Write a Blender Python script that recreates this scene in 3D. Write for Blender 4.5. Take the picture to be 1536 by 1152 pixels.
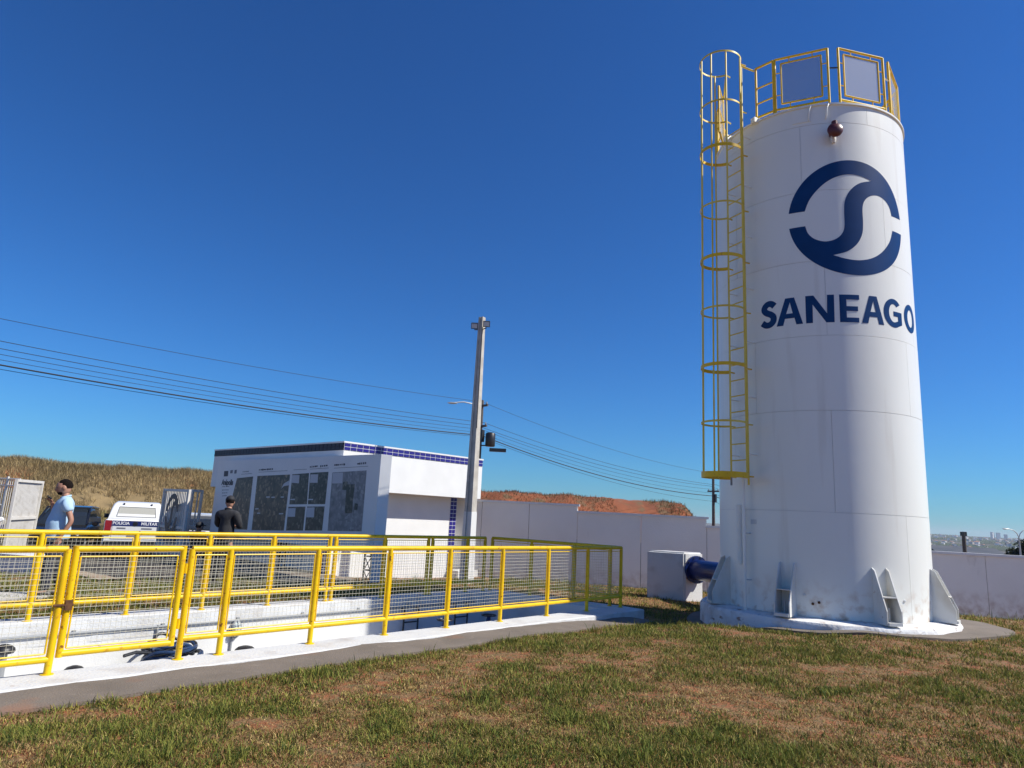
import bpy, bmesh, math, random
import numpy as np
from mathutils import Vector, Matrix
from mathutils.geometry import tessellate_polygon
random.seed(7); rng = np.random.default_rng(7)
scene = bpy.context.scene
for o in list(bpy.data.objects): bpy.data.objects.remove(o)
COL = scene.collection
R_ = math.radians

# ------------------------------------------------------------------ camera
CAM_H = 1.62; PITCH = R_(11.07); ROLL = R_(2.9)
F_ = np.array([0, math.cos(PITCH), math.sin(PITCH)])
_r = np.array([1, 0, 0.]); _u = np.cross(_r, F_)
CR = math.cos(ROLL)*_r + math.sin(ROLL)*_u
CU = -math.sin(ROLL)*_r + math.cos(ROLL)*_u
cam_d = bpy.data.cameras.new('camera'); cam = bpy.data.objects.new('camera', cam_d); COL.objects.link(cam)
cam_d.sensor_width = 36; cam_d.lens = 36*1000/1536; cam_d.clip_start = .05; cam_d.clip_end = 20000
cam.matrix_world = Matrix(((CR[0], CU[0], -F_[0], 0), (CR[1], CU[1], -F_[1], 0), (CR[2], CU[2], -F_[2], CAM_H), (0, 0, 0, 1)))
scene.camera = cam
# ------------------------------------------------------------------ sky, sun, exposure
SKY_G = 1.15; SKY_T = (.140, .40, .76)   # deep, clear dry-season sky
SUN_AZ = R_(99); SUN_EL = R_(46)
w = bpy.data.worlds.new('World'); scene.world = w; w.use_nodes = True
nt = w.node_tree; bg = nt.nodes['Background']
sky = nt.nodes.new('ShaderNodeTexSky'); sky.sky_type = 'NISHITA'; sky.sun_disc = False
sky.sun_elevation = SUN_EL; sky.sun_rotation = SUN_AZ
sky.altitude = 500; sky.air_density = 1.2; sky.dust_density = 0.0; sky.ozone_density = 1.5
gm = nt.nodes.new('ShaderNodeGamma'); gm.inputs[1].default_value = SKY_G
tn = nt.nodes.new('ShaderNodeMix'); tn.data_type = 'RGBA'; tn.blend_type = 'MULTIPLY'; tn.inputs[0].default_value = 1; tn.inputs[7].default_value = (*SKY_T, 1)
nt.links.new(sky.outputs[0], gm.inputs[0]); nt.links.new(gm.outputs[0], tn.inputs[6]); nt.links.new(tn.outputs[2], bg.inputs[0]); bg.inputs[1].default_value = 0.085
sun_d = bpy.data.lights.new('sun', 'SUN'); sun_d.energy = 4.6; sun_d.angle = R_(.53); sun_d.color = (1, .96, .87)
sun = bpy.data.objects.new('sun', sun_d); COL.objects.link(sun); sun.location = (30, -5, 40)
sdir = Vector((math.sin(SUN_AZ)*math.cos(SUN_EL), math.cos(SUN_AZ)*math.cos(SUN_EL), math.sin(SUN_EL)))
sun.rotation_euler = sdir.to_track_quat('Z', 'Y').to_euler()
vs = scene.view_settings; vs.view_transform = 'Standard'; vs.look = 'None'; vs.exposure = 0.46; vs.gamma = 1

# ------------------------------------------------------------------ pixel helpers (a pixel gives a direction only)
CAMP = np.array([0, 0, CAM_H])
def ray(x, y): return F_ + (x-768)/1000*CR - (y-576)/1000*CU
def on_plane(x, y, p0, n):
    d = ray(x, y); n = np.array(n, float); t = ((np.array(p0, float)-CAMP)@n)/(d@n); return CAMP+t*d
def on_z(x, y, z=0.):
    d = ray(x, y); return CAMP + (z-CAM_H)/d[2]*d

# ------------------------------------------------------------------ mesh helpers
class MB:
    def __init__(s): s.v = []; s.f = []
    def add(s, v, f):
        n = len(s.v); s.v += [tuple(map(float, p)) for p in v]; s.f += [tuple(i+n for i in q) for q in f]
    def box(s, a, b):
        x0, y0, z0 = a; x1, y1, z1 = b
        s.add([(x0,y0,z0),(x1,y0,z0),(x1,y1,z0),(x0,y1,z0),(x0,y0,z1),(x1,y0,z1),(x1,y1,z1),(x0,y1,z1)],
              [(0,3,2,1),(4,5,6,7),(0,1,5,4),(1,2,6,5),(2,3,7,6),(3,0,4,7)])
    def obox(s, c, ax, ay, az):   # oriented box: centre and three half-axis vectors
        c, ax, ay, az = [np.array(q, float) for q in (c, ax, ay, az)]
        s.add([c-ax-ay-az, c+ax-ay-az, c+ax+ay-az, c-ax+ay-az, c-ax-ay+az, c+ax-ay+az, c+ax+ay+az, c-ax+ay+az],
              [(0,3,2,1),(4,5,6,7),(0,1,5,4),(1,2,6,5),(2,3,7,6),(3,0,4,7)])
    def prism(s, pts, z0, z1):    # plan polygon (ccw) pushed from z0 to z1
        n = len(pts)
        s.add([(p[0],p[1],z0) for p in pts]+[(p[0],p[1],z1) for p in pts],
              [tuple(range(n-1,-1,-1)), tuple(range(n,2*n))]+[(i,(i+1)%n,n+(i+1)%n,n+i) for i in range(n)])
    def loft(s, rings, caps=True, closed=False):
        n = len(rings[0]); m = len(rings); f = []
        for k in range(m if closed else m-1):
            a = k*n; b = ((k+1) % m)*n
            f += [(a+i, a+(i+1)%n, b+(i+1)%n, b+i) for i in range(n)]
        if caps and not closed: f += [tuple(range(n-1,-1,-1)), tuple(range((m-1)*n, m*n))]
        s.add([p for r in rings for p in r], f)
    def tube(s, path, rad, seg=8, caps=True, closed=False):
        P = [np.array(p, float) for p in path]; m = len(P); rings = []; up = None
        rr = rad if hasattr(rad, '__len__') else [rad]*m
        for i in range(m):
            if closed: d = P[(i+1)%m]-P[i-1]
            else: d = P[min(i+1,m-1)]-P[max(i-1,0)]
            d = d/(np.linalg.norm(d)+1e-12)
            if up is None:
                up = np.array([0,0,1.]) if abs(d[2]) < .9 else np.array([1.,0,0])
            a = np.cross(d, up); a /= np.linalg.norm(a)+1e-12; up = np.cross(a, d)
            rings.append([P[i]+rr[i]*(math.cos(2*math.pi*k/seg)*a+math.sin(2*math.pi*k/seg)*up) for k in range(seg)])
        s.loft(rings, caps, closed)
    def lathe(s, c, prof, seg=24, axis=(0,0,1)):  # profile list of (radius, height)
        ax = np.array(axis, float); ax /= np.linalg.norm(ax)
        h = np.array([1.,0,0]) if abs(ax[0]) < .9 else np.array([0,1.,0])
        a = np.cross(ax, h); a /= np.linalg.norm(a); b = np.cross(ax, a); c = np.array(c, float)
        s.loft([[c+ax*z+r*(math.cos(2*math.pi*k/seg)*a+math.sin(2*math.pi*k/seg)*b) for k in range(seg)] for r, z in prof])
    def build(s, name, m, parent=None, smooth=False, kind=None, label=None, org=None, angle=40):
        me = bpy.data.meshes.new(name)
        o3 = np.array(org if org is not None else (origin(parent) if parent else (0,0,0)), float)
        me.from_pydata([tuple(np.array(p)-o3) for p in s.v], [], s.f); me.materials.append(m)
        bm = bmesh.new(); bm.from_mesh(me); bmesh.ops.recalc_face_normals(bm, faces=bm.faces); bm.to_mesh(me); bm.free()
        if smooth: me.shade_auto(angle) if hasattr(me, 'shade_auto') else smooth_by_angle(me, angle)
        o = bpy.data.objects.new(name, me); COL.objects.link(o)
        if parent: o.parent = parent
        if org is not None and not parent: o.location = tuple(org)
        if kind: o['kind'] = kind
        if label: o['label'] = label
        return o
def smooth_by_angle(me, ang):
    me.polygons.foreach_set('use_smooth', [True]*len(me.polygons))
    me.set_sharp_from_angle(angle=R_(ang))
def origin(o):
    p = np.zeros(3)
    while o is not None: p += np.array(o.location); o = o.parent
    return p
def tag(o, label, cat, group=None):
    o['label'] = label; o['category'] = cat
    if group: o['group'] = group
    return o
def thing(name, label, cat, loc, group=None):
    o = bpy.data.objects.new(name, None); COL.objects.link(o); o.location = tuple(float(q) for q in loc)
    o.empty_display_size = .1; return tag(o, label, cat, group)
def struct(o): o['kind'] = 'structure'; return o
def grid_mesh(name, X, Y, Z, m, keep=None, smooth=True):
    ny, nx = X.shape
    me = bpy.data.meshes.new(name)
    idx = np.arange(nx*ny).reshape(ny, nx)
    q = np.stack([idx[:-1,:-1], idx[:-1,1:], idx[1:,1:], idx[1:,:-1]], -1).reshape(-1, 4)
    if keep is not None: q = q[keep.reshape(-1)]
    co = np.stack([X, Y, Z], -1).reshape(-1, 3)
    me.from_pydata(co.tolist(), [], q.tolist()); me.materials.append(m)
    if smooth: me.polygons.foreach_set('use_smooth', [True]*len(me.polygons))
    o = bpy.data.objects.new(name, me); COL.objects.link(o); return o
# value noise
_perm = rng.permutation(4096); _val = rng.random(4096)
def vnoise(x, y):
    x = np.asarray(x, float); y = np.asarray(y, float)
    xi = np.floor(x).astype(int); yi = np.floor(y).astype(int); fx = x-xi; fy = y-yi
    fx = fx*fx*(3-2*fx); fy = fy*fy*(3-2*fy)
    h = lambda a, b: _val[_perm[(a+_perm[b % 4096]) % 4096]]
    return (h(xi,yi)*(1-fx)+h(xi+1,yi)*fx)*(1-fy)+(h(xi,yi+1)*(1-fx)+h(xi+1,yi+1)*fx)*fy
def fbm(x, y, o=4):
    s = 0; a = .5; t = 0
    for k in range(o): s = s+a*vnoise(np.asarray(x)*2**k+17*k, np.asarray(y)*2**k+31*k); t += a; a *= .5
    return s/t

# ------------------------------------------------------------------ materials
def mat(name, col, rough=.6, col2=None, nscale=4., bump=0., bscale=60., metal=0., spec=.5, stretch=(1,1,1), lo=.35, hi=.65, detail=6, coat=0.):
    m = bpy.data.materials.new(name); m.use_nodes = True; n = m.node_tree.nodes; l = m.node_tree.links
    b = n['Principled BSDF']; b.inputs['Base Color'].default_value = (*col, 1); b.inputs['Roughness'].default_value = rough
    b.inputs['Metallic'].default_value = metal; b.inputs['Specular IOR Level'].default_value = spec
    b.inputs['Coat Weight'].default_value = coat
    tc = n.new('ShaderNodeTexCoord'); mp = n.new('ShaderNodeMapping'); mp.inputs['Scale'].default_value = stretch
    l.new(tc.outputs['Object'], mp.inputs[0])
    if col2 is not None:
        t = n.new('ShaderNodeTexNoise'); t.inputs['Scale'].default_value = nscale; t.inputs['Detail'].default_value = detail
        l.new(mp.outputs[0], t.inputs[0])
        cr = n.new('ShaderNodeValToRGB'); cr.color_ramp.elements[0].position = lo; cr.color_ramp.elements[1].position = hi
        cr.color_ramp.elements[0].color = (*col, 1); cr.color_ramp.elements[1].color = (*col2, 1)
        l.new(t.outputs[0], cr.inputs[0]); l.new(cr.outputs[0], b.inputs['Base Color'])
    if bump:
        t2 = n.new('ShaderNodeTexNoise'); t2.inputs['Scale'].default_value = bscale; t2.inputs['Detail'].default_value = 5
        l.new(tc.outputs['Object'], t2.inputs[0])
        bp = n.new('ShaderNodeBump'); bp.inputs['Strength'].default_value = bump; bp.inputs['Distance'].default_value = .02
        l.new(t2.outputs[0], bp.inputs['Height']); l.new(bp.outputs[0], b.inputs['Normal'])
    return m
def attr_mat(name, rough=.7, trans=.25):
    m = bpy.data.materials.new(name); m.use_nodes = True; n = m.node_tree.nodes; l = m.node_tree.links
    b = n['Principled BSDF']; b.inputs['Roughness'].default_value = rough; b.inputs['Specular IOR Level'].default_value = .25
    a = n.new('ShaderNodeAttribute'); a.attribute_name = 'Col'; l.new(a.outputs['Color'], b.inputs['Base Color'])
    if trans:
        t = n.new('ShaderNodeBsdfTranslucent'); l.new(a.outputs['Color'], t.inputs[0])
        mx = n.new('ShaderNodeMixShader'); mx.inputs[0].default_value = trans
        l.new(b.outputs[0], mx.inputs[1]); l.new(t.outputs[0], mx.inputs[2]); l.new(mx.outputs[0], n['Material Output'].inputs[0])
    return m
def layered(name, base, layers, rough=.7, bump=0., bscale=50, spec=.4):
    """base colour plus noise-masked layers: (colour, scale, lo, hi, stretch, detail)"""
    m = bpy.data.materials.new(name); m.use_nodes = True; n = m.node_tree.nodes; l = m.node_tree.links
    b = n['Principled BSDF']; b.inputs['Roughness'].default_value = rough; b.inputs['Specular IOR Level'].default_value = spec
    tc = n.new('ShaderNodeTexCoord'); cur = None
    for i, (c, sc, lo, hi, st, det) in enumerate(layers):
        mp = n.new('ShaderNodeMapping'); mp.inputs['Scale'].default_value = st; mp.inputs['Location'].default_value = (i*7.3, i*3.1, i*1.7)
        l.new(tc.outputs['Object'], mp.inputs[0])
        t = n.new('ShaderNodeTexNoise'); t.inputs['Scale'].default_value = sc; t.inputs['Detail'].default_value = det; l.new(mp.outputs[0], t.inputs[0])
        mr = n.new('ShaderNodeMapRange'); mr.inputs[1].default_value = lo; mr.inputs[2].default_value = hi; l.new(t.outputs[0], mr.inputs[0])
        mx = n.new('ShaderNodeMix'); mx.data_type = 'RGBA'; mx.inputs[7].default_value = (*c, 1)
        l.new(mr.outputs[0], mx.inputs[0])
        if cur is None: mx.inputs[6].default_value = (*base, 1)
        else: l.new(cur, mx.inputs[6])
        cur = mx.outputs[2]
    if cur is None: b.inputs['Base Color'].default_value = (*base, 1)
    else: l.new(cur, b.inputs['Base Color'])
    if bump:
        t2 = n.new('ShaderNodeTexNoise'); t2.inputs['Scale'].default_value = bscale; t2.inputs['Detail'].default_value = 6
        l.new(tc.outputs['Object'], t2.inputs[0])
        bp = n.new('ShaderNodeBump'); bp.inputs['Strength'].default_value = bump; bp.inputs['Distance'].default_value = .03
        l.new(t2.outputs[0], bp.inputs['Height']); l.new(bp.outputs[0], b.inputs['Normal'])
    return m
M = {}
M['yellow'] = layered('yellow_paint', (.78,.50,.003), [((.66,.38,.002), 3, .45, .75, (1,1,1), 4), ((.58,.30,.01), 22, .60, .70, (1,1,1), 5), ((.22,.08,.012), 11, .68, .73, (1,1,1), 4)], rough=.42)
M['yellow_pale'] = mat('sun_bleached_yellow_paint', (.76,.60,.10), .45, (.70,.48,.03), 3)
M['wire'] = mat('wire', (.62,.58,.46), .45, metal=.3)
M['white'] = layered('white_masonry_paint', (.66,.66,.65), [((.56,.55,.52), 1.5, .5, .8, (1,1,.4), 6), ((.52,.46,.40), 5, .70, .85, (1,1,.25), 6)], rough=.65, bump=.12, bscale=40)
M['white_clean'] = mat('white_wall_paint', (.76,.76,.75), .6, (.71,.71,.70), 2, bump=.05)
M['kerb'] = layered('white_kerb_paint', (.60,.60,.59), [((.46,.43,.40), 3, .5, .8, (1,1,1), 8), ((.36,.27,.22), 7, .67, .78, (1,1,1), 8)], rough=.7, bump=.3, bscale=30)
M['concrete'] = layered('path_concrete', (.185,.152,.122), [((.14,.115,.09), 2, .4, .75, (1,1,1), 8), ((.25,.205,.165), 9, .6, .8, (1,1,1), 6), ((.28,.13,.07), 1.3, .62, .8, (1,1,1), 8)], rough=.9, bump=.35, bscale=60)
M['pole'] = mat('pole_concrete', (.40,.37,.33), .85, (.52,.49,.44), 5, bump=.2)
M['grey_plastic'] = mat('grey_conduit', (.25,.26,.27), .5)
M['black'] = mat('black_rubber', (.012,.012,.014), .45)
M['black_metal'] = mat('black_metal', (.02,.02,.022), .4)
M['dark_cloth'] = mat('black_cloth', (.014,.014,.017), .85, (.03,.03,.034), 12)
M['navy'] = mat('navy_paint', (.003,.030,.115), .32, (.004,.037,.14), 3, spec=.3)
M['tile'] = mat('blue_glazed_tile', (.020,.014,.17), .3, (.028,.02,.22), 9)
M['tile_shaded'] = mat('shade_darkened_blue_tile', (.010,.010,.024), .5, (.014,.014,.032), 9)  # blue tile with the shade of the left parapet face put into its colour
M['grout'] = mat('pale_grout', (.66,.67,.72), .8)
M['grout_shade_joint'] = mat('shaded_grout_and_dark_joint', (.03,.03,.05), .8)  # pale grout darkened by painted shade; also the dark joints of the boundary wall
M['blue_pipe'] = mat('blue_pipe_paint', (.006,.020,.12), .3, (.004,.013,.08), 4)
M['maroon'] = mat('maroon_cap', (.10,.014,.012), .35)
M['glass'] = mat('tinted_glass', (.02,.025,.03), .08)
M['red_lamp'] = mat('red_lamp', (.28,.012,.02), .25)
M['chrome'] = mat('bright_metal', (.6,.6,.6), .25, metal=1)
M['car_white'] = mat('white_car_paint', (.78,.78,.77), .25, coat=.5)
M['car_black'] = mat('black_car_paint', (.012,.013,.016), .18, coat=.6)
M['car_blue'] = mat('police_blue', (.012,.02,.13), .35)
M['lens'] = mat('headlamp_lens', (.55,.57,.6), .12)
M['skin'] = mat('skin', (.40,.21,.14), .55, (.35,.17,.11), 8)
M['hair'] = mat('dark_hair', (.010,.007,.006), .95, spec=.1, bump=.4, bscale=90)
M['shirt'] = mat('light_blue_cloth', (.42,.58,.72), .85, (.35,.51,.66), 3, bump=.25, bscale=14)
M['jeans'] = mat('dark_trousers', (.022,.025,.04), .85, (.035,.038,.055), 9)
M['shoe'] = mat('shoe_leather', (.02,.015,.012), .5)
M['wood_pole'] = mat('dark_pole', (.075,.065,.058), .85, (.11,.095,.085), 6)
M['cable'] = mat('black_cable', (.02,.02,.022), .7)
M['lamp_grey'] = mat('lamp_metal', (.42,.43,.44), .45, metal=.4)
M['asphalt'] = layered('asphalt', (.042,.036,.031), [((.07,.054,.044), 3, .45, .7, (1,1,1), 8)], rough=.95, bump=.3)
M['dirt'] = layered('red_earth', (.36,.13,.055), [((.24,.085,.04), 1.2, .4, .7, (1,1,1), 8), ((.42,.20,.10), 4, .55, .75, (1,1,1), 8), ((.24,.19,.09), .35, .50, .60, (1,1,1), 8)], rough=.95, bump=.6, bscale=12)
M['blade'] = attr_mat('grass_blade', .75, .22)
M['leaf'] = attr_mat('leaf', .6, .2)
M['soil'] = layered('lawn_soil', (.27,.095,.036), [((.22,.12,.05), 5, .40, .56, (1,1,1), 8), ((.13,.10,.04), 14, .50, .64, (1,1,1), 6), ((.30,.20,.10), 40, .58, .72, (1,1,1), 4)], rough=.95, bump=.9, bscale=45)
M['far_ground'] = layered('valley_ground', (.12,.10,.075), [((.05,.052,.04), .012, .42, .6, (1,1,1), 8), ((.18,.12,.08), .03, .6, .75, (1,1,1), 6)], rough=.95)
M['street_ground'] = layered('dry_verge_ground', (.26,.16,.085), [((.20,.17,.07), .5, .45, .6, (1,1,1), 8), ((.36,.14,.06), .22, .55, .68, (1,1,1), 8)], rough=.95, bump=.4, bscale=8)

def splash(m, z_hi, z_lo, col, lo=.42, hi=.75, sc=6):
    """soil splashed up the foot of a wall, broken by noise"""
    n = m.node_tree.nodes; l = m.node_tree.links; b = n['Principled BSDF']; src = b.inputs['Base Color'].links[0].from_socket
    ge = n.new('ShaderNodeNewGeometry'); sx = n.new('ShaderNodeSeparateXYZ'); l.new(ge.outputs['Position'], sx.inputs[0])
    mr = n.new('ShaderNodeMapRange'); mr.inputs[1].default_value = z_hi; mr.inputs[2].default_value = z_lo; l.new(sx.outputs[2], mr.inputs[0])
    nz = n.new('ShaderNodeTexNoise'); nz.inputs['Scale'].default_value = sc; nz.inputs['Detail'].default_value = 9; l.new(ge.outputs['Position'], nz.inputs[0])
    mr2 = n.new('ShaderNodeMapRange'); mr2.inputs[1].default_value = lo; mr2.inputs[2].default_value = hi; l.new(nz.outputs[0], mr2.inputs[0])
    mu = n.new('ShaderNodeMath'); mu.operation = 'MULTIPLY'; l.new(mr.outputs[0], mu.inputs[0]); l.new(mr2.outputs[0], mu.inputs[1])
    mx = n.new('ShaderNodeMix'); mx.data_type = 'RGBA'; mx.inputs[7].default_value = (*col,1); l.new(mu.outputs[0], mx.inputs[0]); l.new(src, mx.inputs[6]); l.new(mx.outputs[2], b.inputs['Base Color'])
    return m

# ------------------------------------------------------------------ site frame: pit and building share one direction
AZ = R_(43); V = np.array([math.sin(AZ), math.cos(AZ), 0]); U = np.array([-V[1], V[0], 0]); A0 = np.array([-4.05, 6.43, 0])
def P(t, u, z=0.): return A0+t*V+u*U+np.array([0,0,z])
TC = np.array([6.04, 13.07]); TR = 1.82               # tank axis and radius
def tk(th, r, z): return np.array([TC[0]+r*math.sin(th), TC[1]-r*math.cos(th), z])
GP = np.array([(0,0,0),(-5,4,-.03),(4,5,0),(-3.2,5.6,-.05),(0,9.2,-.05),(1.3,10.6,-.07),(2.4,12,-.12),(3.6,12.2,-.26),(3.4,13.5,-.26),(4.6,10.9,0),(5.85,10.6,.08),
 (8,11.6,.07),(8.7,13,.03),(9.6,13,0),(4,15.5,-.25),(10.4,18.5,-.42),(14,18,-.46),(-.9,20.6,-.25),(3.8,19.8,-.25),(-2,19.7,-.25),(-.85,16,-.10),(-6.3,8.8,-.03),(-3.7,12.1,-.03),
 (-.2,15.5,-.06),(-7.2,10.5,0),(-13,21,-.42),(-10,22,-.38),(-12.5,25,-.45),(3,17,-.2),(6,17.5,-.3),(10,8,.05),(8,5,.03),(-9,4,0),(2.5,7,.03),(2.4,9.9,.05),(3.3,10.6,.09),(4.2,10.1,.10),(1.2,8.9,.02),(5,8,.04),(14,12,0),(-16,14,-.2),(-6,16,-.12),(-8,19,-.2),(0,-4,0),(-8,-3,0),(8,-3,0),(20,18,-.6),(-18,24,-.45)], float)
def zg(x, y):
    x = np.asarray(x, float); y = np.asarray(y, float)
    num = 0; den = 0
    for px, py, pz in GP:
        d2 = (x-px)**2+(y-py)**2+.12; ww = d2**-1.6; num = num+ww*pz; den = den+ww
    return num/den

# ------------------------------------------------------------------ ground: one sheet to the horizon, open over the pit
PIT_U0, PIT_U1, PIT_T0, PIT_T1 = .10, 2.95, -7.0, 9.0
def axis(lo, hi, step, far):
    a = list(np.arange(lo, hi+1e-6, step)); s = step; x = a[-1]
    up = []
    while x < far: s *= 1.16; x += s; up.append(x)
    s = step; x = a[0]; dn = []
    while x > -far: s *= 1.16; x -= s; dn.append(x)
    return np.array(dn[::-1]+a+up)
gx = axis(-11, 13, .12, 7000); gy = axis(1, 20.5, .12, 7000)
X, Y = np.meshgrid(gx, gy); RR = np.hypot(X, Y)
TT = np.interp(RR, [0,26,45,80,160,400,800,1600,2600,3600,4500,7100], [-.5,-.5,-.8,-3,-9,-20,-28,-22,-10,2,9,9])
TT = TT+np.clip((RR-500)/1500, 0, 1)*10*(fbm(X/700+3, Y/700+9)-.5)
W = np.clip((RR-24)/8, 0, 1); W = W*W*(3-2*W)
Z = zg(X, Y)*(1-W)+TT*W
Z = Z+(fbm(X*1.3, Y*1.3)-.5)*.05*(1-W)+(fbm(X*.2, Y*.2)-.5)*.5*np.clip((RR-28)/20, 0, 1)
relx = X-A0[0]; rely = Y-A0[1]
Tt = relx*V[0]+rely*V[1]; Uu = relx*U[0]+rely*U[1]
cT = .25*(Tt[:-1,:-1]+Tt[1:,1:]+Tt[:-1,1:]+Tt[1:,:-1]); cU = .25*(Uu[:-1,:-1]+Uu[1:,1:]+Uu[:-1,1:]+Uu[1:,:-1])
def pit_end(u): return 9.38-.42*np.clip(u/3.05, 0, 1)          # the far end of the pit is slightly out of square
hole = (cU > -.13) & (cU < 3.12) & (cT > PIT_T0-.1) & (cT < pit_end(cU)-.05)
ground = grid_mesh('ground', X, Y, Z, M['soil'], keep=~hole); struct(ground)
ground.data.materials.append(M['street_ground']); ground.data.materials.append(M['far_ground'])
cen = np.zeros(len(ground.data.polygons)*3); ground.data.polygons.foreach_get('center', cen); cen = cen.reshape(-1, 3)
mi = np.zeros(len(cen), int)
rc = np.hypot(cen[:,0], cen[:,1])
wall_y = lambda x: 20.45-.1655*(x+.86)
mi[(cen[:,1] > wall_y(cen[:,0])+.05) & (cen[:,0] > -1)] = 1
mi[(cen[:,0] <= -1) & (cen[:,1] > 20.6)] = 1
mi[rc > 26] = 1; mi[rc > 120] = 2
ground.data.polygons.foreach_set('material_index', mi)
def gz_(x, y): return float(zg(x, y)+(fbm(np.array([x*1.3]), np.array([y*1.3]))[0]-.5)*.05)
def gza(x, y): return zg(x, y)+(fbm(x*1.3, y*1.3)-.5)*.05

# ------------------------------------------------------------------ paved surfaces draped on the ground
def drape(name, left, right, m, lift=.03, n=60, k=8):
    """sheet between two plan polylines, 3 cm above the soil"""
    def res(pl):
        pl = np.array(pl, float); d = np.r_[0, np.cumsum(np.hypot(*np.diff(pl, axis=0).T))]; s = np.linspace(0, d[-1], n)
        return np.stack([np.interp(s, d, pl[:,0]), np.interp(s, d, pl[:,1])], -1)
    a, b = res(left), res(right); f = np.linspace(0, 1, k)[:,None,None]
    g = a[None]*(1-f)+b[None]*f; x, y = g[...,0], g[...,1]
    z = gza(x, y)+lift
    x = np.vstack([x[:1], x, x[-1:]]); y = np.vstack([y[:1], y, y[-1:]]); z = np.vstack([z[:1]-.12, z, z[-1:]-.12])   # turned-down edges
    o = grid_mesh(name, x, y, z, m, smooth=False); struct(o); smooth_by_angle(o.data, 35)
    return o
def pl(tu): return [P(t, u)[:2] for t, u in tu]
jag = lambda i: .05*(vnoise(np.array([i*.9]), np.array([3.3]))[0]-.5)
drape('path', pl([(t, -.36) for t in np.arange(-7, 9.1, .5)]), pl([(t, -.98+jag(t*3)) for t in np.arange(-7, 9.1, .5)]), M['concrete'], n=140)
ring = lambda r, a0=-180, a1=180: [tk(R_(a), r+(0 if r < 2 else .58*math.exp(-((a-80)/42)**2)), 0)[:2] for a in np.linspace(a0, a1, 97)]
drape('apron_pavement', ring(1.9), ring(2.46), M['concrete'], n=140, k=10, lift=.04)
if 0: drape('path', pl([(8.6,-.94),(8.9,-.3),(9.5,.2),(9.6,1.2)]), [tk(R_(-60),2.6,0)[:2], tk(R_(-80),2.6,0)[:2], tk(R_(-100),2.6,0)[:2], tk(R_(-115),2.6,0)[:2]], M['concrete'], lift=.045)

# ------------------------------------------------------------------ the pit
pit = thing('sunken_pit', 'sunken white painted concrete pit inside the yellow guard fence', 'pit', P(3, 1.5, -.87))
def quad_prism(mb, tu, z0, z1): mb.prism([P(t, u)[:2] for t, u in tu], z0, z1)
e0, e1 = 9.0, 8.6
b = MB(); quad_prism(b, [(-7,.1),(e0,.1),(e1,2.95),(-7,2.95)], -.97, -.87); b.build('pit_floor', M['white'], pit)
b = MB(); quad_prism(b, [(-7,-.15),(e0+.2,-.15),(e0+.2,.1),(-7,.1)], -.98, -.035); b.build('front_wall', M['white'], pit)
b = MB(); quad_prism(b, [(-7,2.95),(e1+.2,2.95),(e1+.2,3.2),(-7,3.2)], -.98, -.035); b.build('back_wall', M['white'], pit)
b = MB(); quad_prism(b, [(e0,.1),(e0+.25,.1),(e1+.25,2.95),(e1,2.95)], -.98, -.035); b.build('end_wall', M['white'], pit)
def kerb(name, tu_line, wi, wo, n=40):
    """slightly uneven kerb: line of (t,u) posts, inner and outer offset"""
    b = MB(); rings = []
    a = np.array(tu_line, float); s = np.linspace(0, 1, n)
    ln = np.stack([np.interp(s, np.linspace(0,1,len(a)), a[:,0]), np.interp(s, np.linspace(0,1,len(a)), a[:,1])], -1)
    d = ln[-1]-ln[0]; d /= np.linalg.norm(d); nn = np.array([d[1], -d[0]])
    for i, q in enumerate(ln):
        j = .022*(vnoise(np.array([i*.8+q[1]*7]), np.array([1.7]))[0]-.5); j2 = .012*(vnoise(np.array([i*.9]), np.array([8.7]))[0]-.5)
        o_ = q+nn*(wo+j); n_ = q-nn*wi
        rings.append([P(o_[0],o_[1],-.30), P(o_[0],o_[1],-.012+j2), P(*(q+nn*(wo-.02+j)),.0+j2), P(*n_,.0), P(*n_,-.034)])
    b.loft(rings); return b.build(name, M['kerb'], pit, smooth=True, angle=30)
kerb('kerb', [(-7,0),(9.46,0)], .10, .40, 120)
kerb('kerb', [(-7,3.05),(9.05,3.05)], .30, .10, 100)
kerb('kerb', [(9.24,.11),(8.82,2.94)], .10, .22, 30)

# ------------------------------------------------------------------ yellow guard fences
def tube_part(name, path, r, m, parent, seg=10): b = MB(); b.tube(path, r, seg); return b.build(name, m, parent, smooth=True)
def mesh_bay(parent, a, c, z0, z1, step=.05, m='wire', r=.0017):
    """welded wire between two plan points"""
    a = np.array(a[:2]); c = np.array(c[:2]); L = np.linalg.norm(c-a); d = (c-a)/L; b = MB()
    nn = np.array([-d[1], d[0]])
    def bar(p, q, off):
        b.tube([np.r_[p[0][:2]+nn*off, p[1]], np.r_[q[0][:2]+nn*off, q[1]]], r, 4, caps=False)
    n = max(2, int(round(L/step)))
    for i in range(n+1):
        x = a+d*(L*i/n); b_ = .006*(random.random()-.5)
        bar((x, z0), (x+d*b_, z1), r)
    k = max(2, int(round((z1-z0)/step)))
    for i in range(k+1):
        z = z0+(z1-z0)*i/k; bar((a, z), (c, z+.004*(random.random()-.5)), -r)
    w_ = b.build('wire_mesh', M[m], parent)
    f = MB()                                                      # thin flat iron border that carries the wire
    h = .008
    for p, q in (((a,z0),(c,z0)),((a,z1),(c,z1)),((a,z0),(a,z1)),((c,z0),(c,z1))):
        f.tube([np.r_[p[0],p[1]], np.r_[q[0],q[1]]], h, 6)
    f.build('mesh_frame', M['yellow'], parent)
    return w_
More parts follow.
